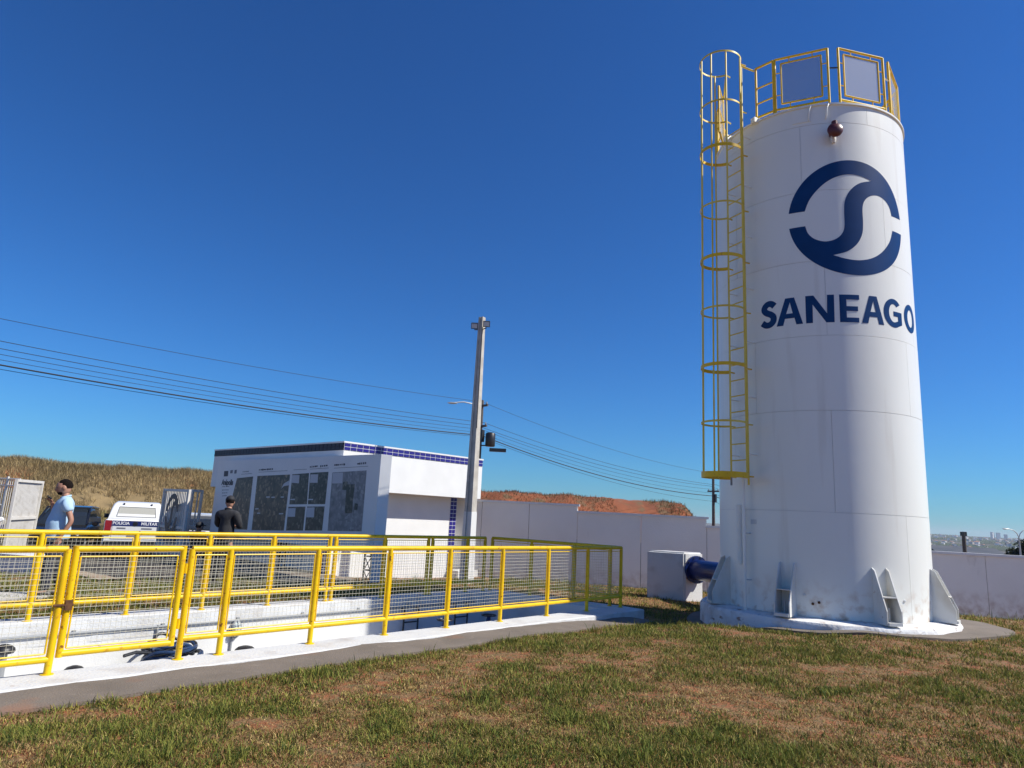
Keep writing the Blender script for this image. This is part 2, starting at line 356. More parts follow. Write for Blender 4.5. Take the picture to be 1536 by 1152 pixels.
def fence(name, label, pts, zl=.20, zt=1.13, base=0., rail_ends=(0., 0.), r=.031, group=None, pairs=()):
    """pts: plan points of posts in order"""
    pts = [np.array(p[:2], float) for p in pts]
    o = thing(name, label, 'fence', (*pts[len(pts)//2], base), group)
    d = pts[-1]-pts[0]; d /= np.linalg.norm(d)
    a = pts[0]-d*rail_ends[0]; c = pts[-1]+d*rail_ends[1]
    tube_part('top_rail', [np.r_[a, zt-r], np.r_[c, zt-r]], r, M['yellow'], o, 12)
    tube_part('bottom_rail', [np.r_[a, zl], np.r_[c, zl]], r*.92, M['yellow'], o, 12)
    for p in pts:
        po = tube_part('post', [np.r_[p, base-.02], np.r_[p, zt-r]], r, M['yellow'], o, 12)
        b = MB(); b.lathe((*p, base), [(.055,-.01),(.055,.006),(.05,.008)], 14); b.build('base_plate', M['yellow'], po)
    for p, q in zip(pts[:-1], pts[1:]):
        L = np.linalg.norm(q-p)
        if L < .25: continue
        e = (q-p)/L*.045
        mesh_bay(o, p+e, q-e, zl+.05, zt-.095)
    return o
G_F = None
fence('guard_fence', 'yellow tube and wire guard fence along the grass side of the pit', [P(t, 0) for t in (1.14,1.56,2.65,3.74,4.82,5.93,7.06,8.18,9.26)])
fence('guard_fence', 'yellow guard fence continuing beyond the rusty gate latch beside the path', [P(t, 0) for t in (-5.4,-4.32,-3.24,-2.16,-1.08,0.)], zl=.13)
fence('guard_fence', 'yellow guard fence on the building side of the pit', [P(t, 3.05) for t in (-4.9,-3.85,-2.8,-1.7,-.6,.49,1.62,2.66,3.71,4.77,4.88,5.95,7.02,7.12,8.1,8.62)])
fence('guard_fence', 'short yellow fence closing the pit end nearest the tank', [P(9.26-.42*k/3, 3.05*k/3) for k in (.22, 1, 2, 3)], rail_ends=(.2,0))
# the gate leaf
g = thing('fence_gate', 'yellow wire gate leaf with a rusty latch in the pit fence', 'gate', P(1.08, 0, .12))
for q in ([P(.07,0,.17),P(1.05,0,.17)], [P(.07,0,1.10),P(1.05,0,1.10)], [P(.07,0,.14),P(.07,0,1.13)], [P(1.05,0,.14),P(1.05,0,1.13)]):
    tube_part('gate_frame', q, .030, M['yellow'], g, 12)
mesh_bay(g, P(.115,0), P(1.0,0), .215, 1.03)
M['rust'] = mat('rust', (.07,.028,.012), .9, (.14,.06,.02), 30)
b = MB(); b.tube([P(-.05,-.03,.60),P(.11,-.035,.60)], .012, 8); b.obox(P(.07,-.035,.60), V*.03, U*.012, (0,0,.045)); b.build('latch', M['rust'], g)
for z in (.35, .9):
    b = MB(); b.tube([P(1.095,0,z-.05),P(1.095,0,z+.05)], .018, 8); b.build('hinge', M['yellow'], g)

# ------------------------------------------------------------------ in the pit
cd = thing('conduit', 'grey plastic conduit run along the sunlit pit wall', 'conduit', P(2.1, 2.93, -.5))
tube_part('pipe', [P(-6,2.925,-.15),P(8.3,2.925,-.19)], .017, M['grey_plastic'], cd, 8)
tube_part('drop_pipe', [P(2.03,2.92,-.15),P(2.03,2.92,-.46)], .015, M['grey_plastic'], cd, 8)
for t in np.arange(-5.6, 8.3, 1.1):
    b = MB(); b.obox(P(t,2.935,-.165), V*.02, U*.012, (0,0,.03)); b.build('clip', M['grey_plastic'], cd)
b = MB(); b.obox(P(2.03,2.925,-.50), V*.035, U*.025, (0,0,.045)); b.build('junction_box', M['grey_plastic'], cd)
lp = thing('bulkhead_lamp', 'oval caged bulkhead lamp on the white pit wall', 'lamp', P(3.17, 2.95, -.3))
def oval(mb, t, u, z, a, h, prof):
    mb.loft([[P(t+a*k*math.cos(q), u-d, z+h*k*math.sin(q)) for q in np.linspace(0, 2*math.pi, 24, endpoint=False)] for k, d in prof])
b = MB(); oval(b, 3.17, 2.948, -.30, .085, .135, [(1,0),(1,.05),(.9,.06),(.02,.06)]); b.build('housing', M['grey_plastic'], lp, smooth=True)
b = MB(); oval(b, 3.17, 2.887, -.30, .066, .11, [(1,0),(.8,.03),(.4,.045),(.02,.05)]); b.build('lens', mat('milky_glass', (.55,.62,.60), .2), lp, smooth=True)
b = MB()
for dz in (-.06, 0, .06): b.tube([P(3.09,2.89,-.3+dz),P(3.13,2.845,-.3+dz),P(3.21,2.845,-.3+dz),P(3.25,2.89,-.3+dz)], .006, 6)
b.tube([P(3.17,2.89,-.43),P(3.17,2.84,-.38),P(3.17,2.835,-.22),P(3.17,2.89,-.17)], .006, 6); b.build('guard_cage', M['grey_plastic'], lp)
tube_part('supply_pipe', [P(3.13,2.93,-.43),P(3.13,2.93,-.86)], .018, M['grey_plastic'], lp, 8)
# coil of hose near the far wall of the pit
c0 = on_plane(255, 985, P(0,2.55), U); cs = (c0-A0)@V
co = thing('hose_coil', 'tangled coil of dark blue hose lying on the pit floor', 'hose', P(cs, 2.5, -.87))
hm = mat('dark_blue_hose', (.012,.028,.075), .35, (.02,.05,.12), 6); hm2 = mat('black_hose', (.014,.016,.02), .4)
for k in range(16):
    rx = .50-.018*k+.05*random.random(); ry = .22+.04*random.random(); zc = -.84+.032*k
    ph = random.random()*6.28; tx = .05*random.uniform(-1,1); ty = .04*random.uniform(-1,1); tilt = random.uniform(-.10,.10)
    path = [P(cs+tx+rx*math.cos(a+ph), 2.5+ty+ry*math.sin(a+ph), zc+tilt*math.cos(a)+.03*math.sin(3*a+ph)+.02) for a in np.linspace(0, 2*math.pi, 26)[:-1]]
    b = MB(); b.tube(path, .021, 8, closed=True); b.build('hose_loop', hm if k % 3 else hm2, co, smooth=True)
b = MB(); b.tube([P(cs-.66,2.35,-.40), P(cs-.5,2.40,-.38), P(cs-.30,2.45,-.42), P(cs-.1,2.5,-.45)], .022, 8); b.build('hose_end', hm2, co, smooth=True)
for px, py, rr, lb in ((110,1012,.12,'flat black domed cap just behind the fence gate post'), (367,980,.15,'black domed cap below the caged bulkhead lamp'), (527,966,.08,'small black cap on the pit floor at the tank shadow edge'), (4,981,.12,'black domed cap in the pit beside the coupled conduit')):
    q = on_plane(px, py, P(0,2.6), U); t_ = (q-A0)@V; zt = q[2]+.11
    d = thing('standing_valve', lb, 'valve', P(t_, 2.6, -.87), 'caps standing in the pit')
    b = MB(); b.lathe(P(t_,2.6,-.87), [(.05,0),(.05,zt+.87-.10)], 12); b.build('stem', M['grey_plastic'], d, smooth=True)
    b = MB(); b.lathe(P(t_,2.6,zt-.10), [(rr*.9,0),(rr,.02),(rr*.95,.05),(rr*.7,.08),(rr*.3,.097),(.01,.10)], 20); b.build('cap', M['black'], d, smooth=True)
# wall ladders and the pipework in the shaded end
for t_ in (6.55, 7.85):
    d = thing('pit_ladder', 'dark steel pit ladder '+('below the twin posts of the building side fence' if t_ < 7 else 'nearest the shaded end of the pit'), 'ladder', P(t_, 2.9, -.87), 'ladders in the pit')
    for s in (-.17, .17): tube_part('stile', [P(t_+s,2.86,-.86),P(t_+s,2.86,-.26),P(t_+s,2.88,-.21),P(t_+s,2.945,-.20)], .017, M['black_metal'], d)
    for z in (-.7,-.45): tube_part('rung', [P(t_-.17,2.86,z),P(t_+.17,2.86,z)], .013, M['black_metal'], d)
pp = thing('valve_pipework', 'dark blue flanged pipe with valves on the shaded pit floor', 'pipe', P(7, 1.5, -.87))
b = MB(); b.tube([P(5.6,1.7,-.62),P(8.9,1.7,-.62)], .11, 16); b.build('pipe', M['blue_pipe'], pp, smooth=True)
for t_ in (6.2,6.5,7.3,7.6,8.5):
    b = MB(); b.lathe(P(t_,1.7,-.62), [(.01,-.02),(.17,-.02),(.17,.02),(.01,.02)], 20, axis=V); b.build('flange', M['blue_pipe'], pp, smooth=True)
for t_ in (6.35, 7.45):
    b = MB(); b.lathe(P(t_,1.7,-.62), [(.13,-.12),(.15,0),(.13,.12),(.06,.2),(.03,.38)], 14); b.build('valve_body', M['blue_pipe'], pp, smooth=True)
    b = MB(); b.tube([P(t_,1.7,-.24)+.13*np.array([math.cos(a),math.sin(a),0]) for a in np.linspace(0,6.28,21)[:-1]], .014, 6, closed=True)
    b.tube([P(t_-.13,1.7,-.24),P(t_+.13,1.7,-.24)], .01, 6); b.build('handwheel', M['black_metal'], pp, smooth=True)
for t_ in (5.9, 8.1):
    b = MB(); b.obox(P(t_,1.7,-.80), V*.08, U*.14, (0,0,.08)); b.build('pipe_saddle', M['white'], pp)

# ------------------------------------------------------------------ the tank
M['tank'] = layered('white_tank_paint', (.82,.82,.765), [((.75,.75,.69), .7, .45, .8, (1,1,.25), 6), ((.64,.61,.54), 4, .60, .9, (1,1,.08), 6)], rough=.34, bump=.05, bscale=3)
def tank_base_paint():
    m = M['tank'].copy(); m.name = 'white_tank_paint_stained'; n = m.node_tree.nodes; l = m.node_tree.links; b = n['Principled BSDF']
    src = b.inputs['Base Color'].links[0].from_socket
    tc = n.new('ShaderNodeTexCoord'); sx = n.new('ShaderNodeSeparateXYZ'); l.new(tc.outputs['Object'], sx.inputs[0])
    mr = n.new('ShaderNodeMapRange'); mr.inputs[1].default_value = .85; mr.inputs[2].default_value = .12; l.new(sx.outputs[2], mr.inputs[0])
    nz = n.new('ShaderNodeTexNoise'); nz.inputs['Scale'].default_value = 6; nz.inputs['Detail'].default_value = 8; l.new(tc.outputs['Object'], nz.inputs[0])
    mr2 = n.new('ShaderNodeMapRange'); mr2.inputs[1].default_value = .50; mr2.inputs[2].default_value = .75; l.new(nz.outputs[0], mr2.inputs[0])
    mu = n.new('ShaderNodeMath'); mu.operation = 'MULTIPLY'; l.new(mr.outputs[0], mu.inputs[0]); l.new(mr2.outputs[0], mu.inputs[1])
    mx = n.new('ShaderNodeMix'); mx.data_type = 'RGBA'; mx.inputs[7].default_value = (.42,.24,.12,1); l.new(mu.outputs[0], mx.inputs[0]); l.new(src, mx.inputs[6]); l.new(mx.outputs[2], b.inputs['Base Color'])
    return m
M['tank_base'] = tank_base_paint()
M['seam'] = mat('seam_paint', (.60,.61,.61), .45)
tank = thing('water_tank', 'tall white steel water tank with a blue emblem and lettering', 'tank', (*TC, 0))
ZB, ZT = .20, 9.50
b = MB(); b.lathe((*TC,0), [(TR-.012,ZB),(TR-.012,ZT)], 160); b.build('shell_liner', M['seam'], tank, smooth=True)
courses = [(ZB,1.925,22.9),(1.925,3.66,-16.5),(3.66,5.0,33),(5.0,6.40,-16.8),(6.40,7.77,20),(7.77,9.12,-27),(9.12,ZT,12)]
GAP = .0055
for k, (z0, z1, j) in enumerate(courses):
    for q in range(4):
        a0 = R_(j+90*q)+GAP/TR/2; a1 = R_(j+90*(q+1))-GAP/TR/2
        rr = TR-.001*(k % 2); n = 40; t_ = .008
        rings = []
        for a in np.linspace(a0, a1, n): rings.append([tk(a, rr-t_, z0+GAP/2), tk(a, rr, z0+GAP/2), tk(a, rr, z1-GAP/2), tk(a, rr-t_, z1-GAP/2)])
        bb = MB(); bb.loft(rings); bb.build('shell_plate', M['tank_base'] if k == 0 else M['tank'], tank, smooth=True, angle=30)
b = MB(); b.lathe((*TC,0), [(TR-.02,ZT-.01),(TR+.03,ZT-.01),(TR+.03,ZT+.025),(TR-.05,ZT+.03),(.02,ZT+.22)], 120); b.build('roof', M['tank'], tank, smooth=True)
# plinth, uneven and chipped
b = MB(); rings = []
for k in range(120):
    a = 2*math.pi*k/120; j = .035*(fbm(np.array([4+2.4*math.cos(a)*3]), np.array([4+2.4*math.sin(a)*3]))[0]-.5)*2; r0 = 2.2+j
    rings.append([tk(a,1.7,-.45), tk(a,r0+.01,-.45), tk(a,r0,.12+j*.3), tk(a,r0-.03,.165), tk(a,1.9,.198), tk(a,1.7,.198)])
b.loft(rings, closed=True)
M['plinth'] = layered('worn_white_plinth', (.76,.75,.73), [((.55,.50,.46), 4, .45, .7, (1,1,1), 8), ((.30,.22,.18), 6, .62, .72, (1,1,2), 8), ((.10,.08,.07), 9, .70, .78, (1,1,1.5), 6)], rough=.8, bump=.6, bscale=14)
b.build('plinth', M['plinth'], tank, smooth=True, angle=35)
# anchor brackets every 45 degrees
M['bracket'] = layered('bracket_paint', (.70,.70,.67), [((.58,.54,.46), 3, .45, .7, (1,1,.5), 6), ((.28,.12,.04), 9, .66, .76, (1,1,1), 6)], rough=.5)
for k in range(8):
    th = R_(4+45*k); e = np.array([math.sin(th),-math.cos(th),0]); tg = np.array([math.cos(th), math.sin(th), 0])
    c = tk(th, TR, 0); br = None
    for s in (-.12, .12):
        sec = [(-.02,.2),(.34,.2),(.34,.42),(.07,1.02),(.0,1.06),(-.02,1.06)]
        m_ = MB(); m_.loft([[c+tg*(s+h)+e*a+np.array([0,0,z]) for a, z in sec] for h in (-.009,.009)])
        o_ = m_.build('anchor_plate', M['bracket'], tank if br is None else br); br = br or o_
    m_ = MB(); m_.obox(c+e*.13+np.array([0,0,.62]), e*.13, tg*.11, (0,0,.008)); m_.build('stiffener', M['bracket'], br)
    m_ = MB(); m_.obox(c+e*.19+np.array([0,0,.225]), e*.17, tg*.11, (0,0,.024)); m_.build('foot_plate', M['bracket'], br)
    m_ = MB(); m_.tube([c+e*.2+np.array([0,0,.25]), c+e*.2+np.array([0,0,.46])], .017, 8); m_.build('anchor_bolt', M['lamp_grey'], br)

# flat shapes bent on to the shell
def decal(name, loops, m, parent, mapper, cut=.04, label=None):
    tris = tessellate_polygon([[Vector((x, y, 0)) for x, y in lp_] for lp_ in loops])
    pts = [q for lp_ in loops for q in lp_]
    bm = bmesh.new(); vv = [bm.verts.new((x, y, 0)) for x, y in pts]
    for t in tris:
        try: bm.faces.new([vv[i] for i in t])
        except ValueError: pass
    if cut:
        x0 = min(p[0] for p in pts); x1 = max(p[0] for p in pts)
        for x in np.arange(x0+cut, x1, cut):
            bmesh.ops.bisect_plane(bm, geom=bm.verts[:]+bm.edges[:]+bm.faces[:], plane_co=(x,0,0), plane_no=(1,0,0))
    ex = bmesh.ops.extrude_face_region(bm, geom=bm.faces[:])
    for v_ in ex['geom']:
        if isinstance(v_, bmesh.types.BMVert): v_.co.z = 1
    o3 = origin(parent)
    for v_ in bm.verts: v_.co = Vector(np.array(mapper(v_.co.x, v_.co.y, v_.co.z))-o3)
    bmesh.ops.recalc_face_normals(bm, faces=bm.faces)
    me = bpy.data.meshes.new(name); bm.to_mesh(me); bm.free(); me.materials.append(m)
    o = bpy.data.objects.new(name, me); COL.objects.link(o); o.parent = parent
    if label: o['label'] = label
    return o
on_tank = lambda s, z, h: tk(s/TR, TR+.0015+.0015*h, z)
def arc(r, a0, a1, n=40, cx=0, cy=0, ry=None): return [(cx+r*math.cos(R_(a)), cy+(ry or r)*math.sin(R_(a))) for a in np.linspace(a0, a1, n)]
def smooth_curve(pts, n=6):
    p = np.array(pts, float); out = []
    for i in range(len(p)-1):
        p0 = p[max(i-1,0)]; p1 = p[i]; p2 = p[i+1]; p3 = p[min(i+2,len(p)-1)]
        for t in np.arange(n)/n:
            out.append(tuple(.5*((2*p1)+(-p0+p2)*t+(2*p0-5*p1+4*p2-p3)*t*t+(-p0+3*p1-3*p2+p3)*t**3)))
    out.append(tuple(p[-1])); return out
def emblem_loop():
    g1, g2 = 7.6, 10.0
    top = arc(1., g1, 180-g1, 60)                                   # outer upper arc right to left
    innerU = smooth_curve([(-.745,.13),(-.655,.345),(-.47,.56),(-.27,.69),(-.05,.745),(.16,.725),(.345,.665)])
    sl = smooth_curve([(.345,.665),(.13,.60),(-.03,.47),(-.125,.29),(-.15,.10),(-.155,-.16),(-.20,-.30),(-.31,-.395),(-.46,-.425),(-.61,-.37),(-.705,-.265),(-.745,-.13)])
    half = innerU+sl[1:]                                              # left bowl edge
    bot = arc(1., 180+g1, 360-g1, 60)
    mirror = [(-x,-y) for x, y in half]                               # right bowl edge, point-symmetric
    return top+half+bot+mirror
EMB = emblem_loop()
decal('emblem', [[(.01+1.12*x, 7.235+1.12*y) for x, y in EMB]], M['navy'], tank, on_tank)
def stroke(pts, wd, n=8):
    c = np.array(smooth_curve(pts, n)); d = np.gradient(c, axis=0); d /= np.linalg.norm(d, axis=1)[:,None]+1e-9; nn = np.stack([-d[:,1], d[:,0]], -1)
    return [tuple(q) for q in c+nn*wd/2]+[tuple(q) for q in (c-nn*wd/2)[::-1]]
z0, z1 = 5.235, 5.745
def letter_A(x0, x1): 
    w_ = x1-x0; tl = x0+w_*.36; tr = x0+w_*.70
    return [[(x0,z0),(x0+w_*.26,z0),(x0+w_*.335,z0+.125),(x0+w_*.69,z0+.125),(x0+w_*.755,z0),(x1,z0),(tr,z1),(tl,z1)],
            [(x0+w_*.385,z0+.215),(x0+w_*.535,z1-.085),(x0+w_*.63,z0+.215)]]
LET = [('S', [stroke([(-1.405,5.635),(-1.46,5.685),(-1.53,5.690),(-1.59,5.640),(-1.60,5.58),(-1.555,5.525),(-1.48,5.485),(-1.43,5.43),(-1.435,5.35),(-1.49,5.295),(-1.57,5.29),(-1.645,5.345)], .115)]),
 ('A', letter_A(-1.374,-.918)),
 ('N', [[(-.868,z0),(-.757,z0),(-.752,z0+.34),(-.540,z0),(-.405,z0),(-.398,z1),(-.512,z1),(-.522,z0+.165),(-.735,z1),(-.868,z1)]]),
 ('E', [[(-.315,z0),(.012,z0),(.012,z0+.088),(-.198,z0+.088),(-.198,z0+.208),(.0,z0+.208),(.0,z0+.296),(-.195,z0+.296),(-.195,z0+.420),(.030,z0+.420),(.030,z1),(-.312,z1)]]),
 ('A', letter_A(.062,.492)),
 ('G', [arc(.235,42,360-62,44,.735,5.49,.267)+[(.955,5.30),(.955,5.525),(.730,5.525),(.730,5.435),(.845,5.435),(.845,5.352)]+arc(.115,360-68,46,34,.735,5.49,.17)]),
 ('O', [arc(.235,0,350,48,1.275,5.49,.267), arc(.112,350,0,40,1.275,5.49,.165)])]
for ch, loops in LET: decal('letter', loops, M['navy'], tank, on_tank, cut=.03)

# maroon overflow cap, hatch plate, nameplate, stains of old brackets
e = lambda th: np.array([math.sin(th), -math.cos(th), 0])
th = R_(-9.6); c = tk(th, TR, 8.86)
b = MB(); b.lathe(c, [(.055,-.02),(.055,.12),(.10,.13),(.135,.17),(.135,.20),(.09,.235),(.02,.245)], 20, axis=e(th)); fc = b.build('overflow_cap', M['maroon'], tank, smooth=True)
b = MB(); b.lathe(c+e(th)*.17+np.array([0,0,.12]), [(.055,-.02),(.055,.055),(.05,.06)], 10); b.build('cap_nut', M['maroon'], fc)
b = MB(); b.lathe(c+e(th)*.06+np.array([0,0,-.17]), [(.03,-.02),(.045,.03),(.05,.08),(.04,.12)], 10); b.build('spout', M['plinth'], fc, smooth=True)
sheet = lambda s0, s1, za, zb: [[(s0,za),(s1,za),(s1,zb),(s0,zb)]]
decal('inspection_plate', sheet(-.98,-.66,9.19,9.46), M['tank'], tank, lambda s, z, h: tk(s/TR, TR+.001+.012*h, z))
for s in (-.70,-.40): b = MB(); b.tube([tk((s)/TR,TR+.005,9.20),tk((s)/TR,TR+.04,9.25),tk((s+.02)/TR,TR+.05,9.42),tk((s+.05)/TR,TR+.02,9.50)], .014, 8); b.build('lifting_handle', M['tank'], tank, smooth=True)
np_ = decal('nameplate', sheet(-1.98,-1.86,1.67,1.75), M['seam'], tank, lambda s, z, h: tk(s/TR, TR+.001+.006*h, z))
# yellow run of paint, door-like hatch outline low on the shell
decal('paint_run', [[(-2.28,1.12),(-2.25,1.10),(-2.235,1.30),(-2.24,1.42),(-2.265,1.42),(-2.29,1.26)]], mat('yellow_smear', (.55,.45,.03), .5), tank, on_tank)
for th_, z_ in ((-26,.45),(-33,.55),(18,.55),(-29,.42)):
    c = tk(R_(th_), TR, z_); b = MB(); b.lathe(c, [(.022,-.01),(.022,.010),(.015,.014),(.005,.015)], 12, axis=e(R_(th_))); b.build('plug', M['rust'] if z_ < .46 else M['seam'], tank)
# riser pipe on the shade side, drawn off the shell on stand-offs
th = R_(-66)
for dth, r0, za, zb in ((.055, .16, -.25, 2.6), (-.045, .10, .95, 2.0)):
    b = MB(); b.tube([tk(th+dth,TR+r0,za),tk(th+dth,TR+r0,zb)], .028 if za < 0 else .055, 10); pr = b.build('riser_pipe', M['tank'], tank, smooth=True)
    for z_ in (.7,1.5) if za < 0 else (1.62,):
        b = MB(); b.tube([tk(th+dth,TR-.01,z_),tk(th+dth,TR+r0,z_)], .012, 6); b.build('stand_off', M['seam'], pr)

# ladder with safety cage
ladder = thing('cage_ladder', 'yellow caged access ladder bolted up the side of the white tank', 'ladder', tk(R_(-64), TR+.2, 2.49))
TL = R_(-64); er = e(TL); et = np.array([math.cos(TL), math.sin(TL), 0])
def cg(o, s, z): return tk(TL, TR+o, 0)+et*s+np.array([0,0,z])     # out from shell, sideways, height
for s in (-.21,.21):
    tube_part('stile', [cg(.2,s,2.35),cg(.2,s,10.75)], .019, M['grey_plastic'] if s < 0 else M['yellow_pale'], ladder, 8)
for z in np.arange(2.5, 9.7, .3): tube_part('rung', [cg(.2,-.21,z),cg(.2,.21,z)], .012, M['yellow_pale'], ladder, 6)
for z in np.arange(2.9, 9.5, 1.05):
    for s in (-.21,.21): tube_part('stand_off', [cg(-.005,s,z),cg(.2,s,z)], .012, M['tank'], ladder, 6)
def hoop(z, full=False, h=.03, m='yellow_pale', ztilt=0.):
    """flat bar hoop, open on the ladder side"""
    a = np.linspace(-150, 150, 37); rr = .40; oc = .56
    rings = []
    for q in a:
        o_ = oc+rr*math.cos(R_(q)); s_ = rr*math.sin(R_(q))
        rings.append([cg(o_,s_,z-h), cg(o_+.008*math.cos(R_(q)),s_+.008*math.sin(R_(q)),z-h), cg(o_+.008*math.cos(R_(q)),s_+.008*math.sin(R_(q)),z+h), cg(o_,s_,z+h)])
    b = MB(); b.loft(rings)
    for sg in (-1,1): b.tube([cg(oc+rr*math.cos(R_(150)),sg*rr*math.sin(R_(150)),z),cg(.08,sg*.215,z)], .014, 6)
    return b.build('cage_hoop', M[m], ladder, smooth=True, angle=50)
hz = [2.50,3.44,4.48,5.56,6.56,7.62,8.80,9.75,10.82]
for i, z in enumerate(hz): hoop(z, h=.05 if i == 0 else (.032 if i in (2,4,6) else .018), m='yellow' if i in (0,2,4,6) else 'yellow_pale')
for q in (-118,-62,-20,20,62,118):
    o_ = .56+.392*math.cos(R_(q)); s_ = .392*math.sin(R_(q))
    tube_part('cage_bar', [cg(o_,s_,2.45),cg(o_,s_,10.82)], .016, M['yellow_pale'], ladder, 6)
tube_part('handrail', [cg(.21,.20,10.78), tk(R_(-54),TR-.02,10.68)], .018, M['yellow_pale'], ladder, 8)
tube_part('handrail', [cg(.21,-.20,10.78), tk(R_(-84),TR-.02,10.62)], .018, M['yellow_pale'], ladder, 8)
b = MB(); b.obox(cg(-.02,-.36,9.50), er*.12, et*.05, (0,0,.06)); b.build('landing_bracket', M['tank'], ladder)
b = MB(); b.obox(cg(-.05,.36,9.52), er*.12, et*.05, (0,0,.05)); b.build('landing_bracket', M['tank'], ladder)

# guard panels round the roof rim
guard = thing('roof_guardrail', 'ring of yellow framed mesh panels on the rim of the tank roof', 'guardrail', (*TC, ZT))
def screen_mat():
    m = mat('fine_screen_mesh', (.38,.36,.33), .6); n = m.node_tree.nodes; l = m.node_tree.links        # woven too fine to see the wires: about half open
    t = n.new('ShaderNodeBsdfTransparent'); mx = n.new('ShaderNodeMixShader'); mx.inputs[0].default_value = .30
    l.new(t.outputs[0], mx.inputs[1]); l.new(n['Principled BSDF'].outputs[0], mx.inputs[2]); l.new(mx.outputs[0], n['Material Output'].inputs[0]); return m
M['screen'] = screen_mat()
def panel(a0, a1, mesh=True, h=1.22, lo=.12):
    r = TR-.03; p = tk(a0, r, 0)[:2]; q = tk(a1, r, 0)[:2]; L = np.linalg.norm(q-p); d = (q-p)/L
    zb, zt = ZT+lo, ZT+h
    fr = MB()
    for s in (p, q): fr.tube([np.r_[s, ZT-.01], np.r_[s, zt]], .024, 8)
    for z in (zb, zt): fr.tube([np.r_[p, z], np.r_[q, z]], .022, 8)
    fo = fr.build('panel_frame', M['yellow'], guard, smooth=True)
    if not mesh:
        for z in (zb+.30, zb+.64): tube_part('mid_rail', [np.r_[p, z], np.r_[q, z]], .016, M['yellow'], fo, 8)
        return
    i0 = p+d*.115; i1 = q-d*.115; za, zc = zb+.11, zt-.11
    f2 = MB()
    for x0, x1 in (((i0,za),(i1,za)),((i0,zc),(i1,zc)),((i0,za),(i0,zc)),((i1,za),(i1,zc))): f2.tube([np.r_[x0[0],x0[1]],np.r_[x1[0],x1[1]]], .016, 6)
    f2.build('inner_frame', M['yellow'], fo)
    for f in (.28, .72):
        x = p+(q-p)*f; tube_part('clamp', [np.r_[x,zb],np.r_[x,za]], .010, M['yellow'], fo, 6); tube_part('clamp', [np.r_[x,zt],np.r_[x,zc]], .010, M['yellow'], fo, 6)
        z = zb+(zt-zb)*f; tube_part('clamp', [np.r_[p,z],np.r_[i0,z]], .010, M['yellow'], fo, 6); tube_part('clamp', [np.r_[q,z],np.r_[i1,z]], .010, M['yellow'], fo, 6)
    nn_ = np.array([-d[1], d[0]])*.003
    w_ = MB(); w_.loft([[np.r_[i0+nn_*s, za], np.r_[i1+nn_*s, za], np.r_[i1+nn_*s, zc], np.r_[i0+nn_*s, zc]] for s in (-1, 1)])
    w_.build('screen_mesh', M['screen'], fo)
angs = [(-53,-41.5,False),(-40.5,-9.8,True),(-3.6,29,True),(35,66,True),(72,104,True),(110,142,True),(148,180,True),(186,218,True),(224,252,True),(-103,-86,False)]
for a0, a1, ms in angs: panel(R_(a0), R_(a1), ms)
for a0, a1 in ((-9.8,-3.6),(29,35),(66,72),(104,110),(142,148),(180,186),(218,224)):
    tube_part('link_bar', [tk(R_(a0),TR-.03,ZT+.80),tk(R_(a1),TR-.03,ZT+.80)], .014, M['tank'] if a0 == 29 else M['black_metal'], guard, 6)
# swing gate at the head of the ladder, standing open
p = tk(R_(-86), TR-.03, 0)[:2]
gt = thing('ladder_gate', 'narrow yellow mesh gate standing open at the ladder head', 'gate', (*p, ZT))
q = p+np.array([-.30,-.62])*.9
fr = MB()
for s in (p, q): fr.tube([np.r_[s, ZT+.02], np.r_[s, ZT+1.08]], .022, 8)
for z in (ZT+.06, ZT+.55, ZT+1.07): fr.tube([np.r_[p, z], np.r_[q, z]], .02, 8)
fr.build('gate_frame', M['yellow'], gt, smooth=True)
nn_ = np.array([.9,-.43])*.003; w_ = MB(); w_.loft([[np.r_[p+nn_*s, ZT+.06], np.r_[q+nn_*s, ZT+.06], np.r_[q+nn_*s, ZT+1.07], np.r_[p+nn_*s, ZT+1.07]] for s in (-1, 1)])
w_.build('screen_mesh', M['screen'], gt)

# ------------------------------------------------------------------ thrust block and blue outlet pipe
bb0 = on_z(969, 898, -.24)[:2]; bb1 = on_z(1027, 903, -.24)[:2]
dv = bb1-bb0; dv /= np.linalg.norm(dv); side = np.array([-dv[1], dv[0]])
wdt = np.linalg.norm(bb1-bb0)
tdir = np.array([.80,.60])
pts = [bb0, bb1, bb1+tdir*.72, bb0+tdir*.72]
blk = MB(); blk.prism([tuple(q) for q in pts], -.4, .92)
bm = bmesh.new(); me = bpy.data.meshes.new('tmp'); me.from_pydata(blk.v, [], blk.f); bm.from_mesh(me); bmesh.ops.recalc_face_normals(bm, faces=bm.faces)
bmesh.ops.bevel(bm, geom=bm.edges[:], offset=.035, segments=3, affect='EDGES'); 
me2 = bpy.data.meshes.new('thrust_block'); bm.to_mesh(me2); bm.free(); me2.materials.append(M['kerb'])
o = bpy.data.objects.new('thrust_block', me2); COL.objects.link(o); tag(o, 'white painted concrete block holding the blue pipe beside the tank', 'block')
pc = (pts[1]+pts[2])/2
pz = .52
p_a = np.array([*(pc-tdir*.1+np.array([-.12,.0])), pz]); tv = np.array([TC[0]-pc[0], TC[1]-pc[1]]); tv /= np.linalg.norm(tv)
dirp = np.array([.93,-.37]); 
bp_ = thing('blue_pipe', 'short thick blue flanged pipe running from the white block to the tank', 'pipe', (*pc, pz))
p_s = np.array([pc[0]-.1, pc[1]-.05, pz]); 
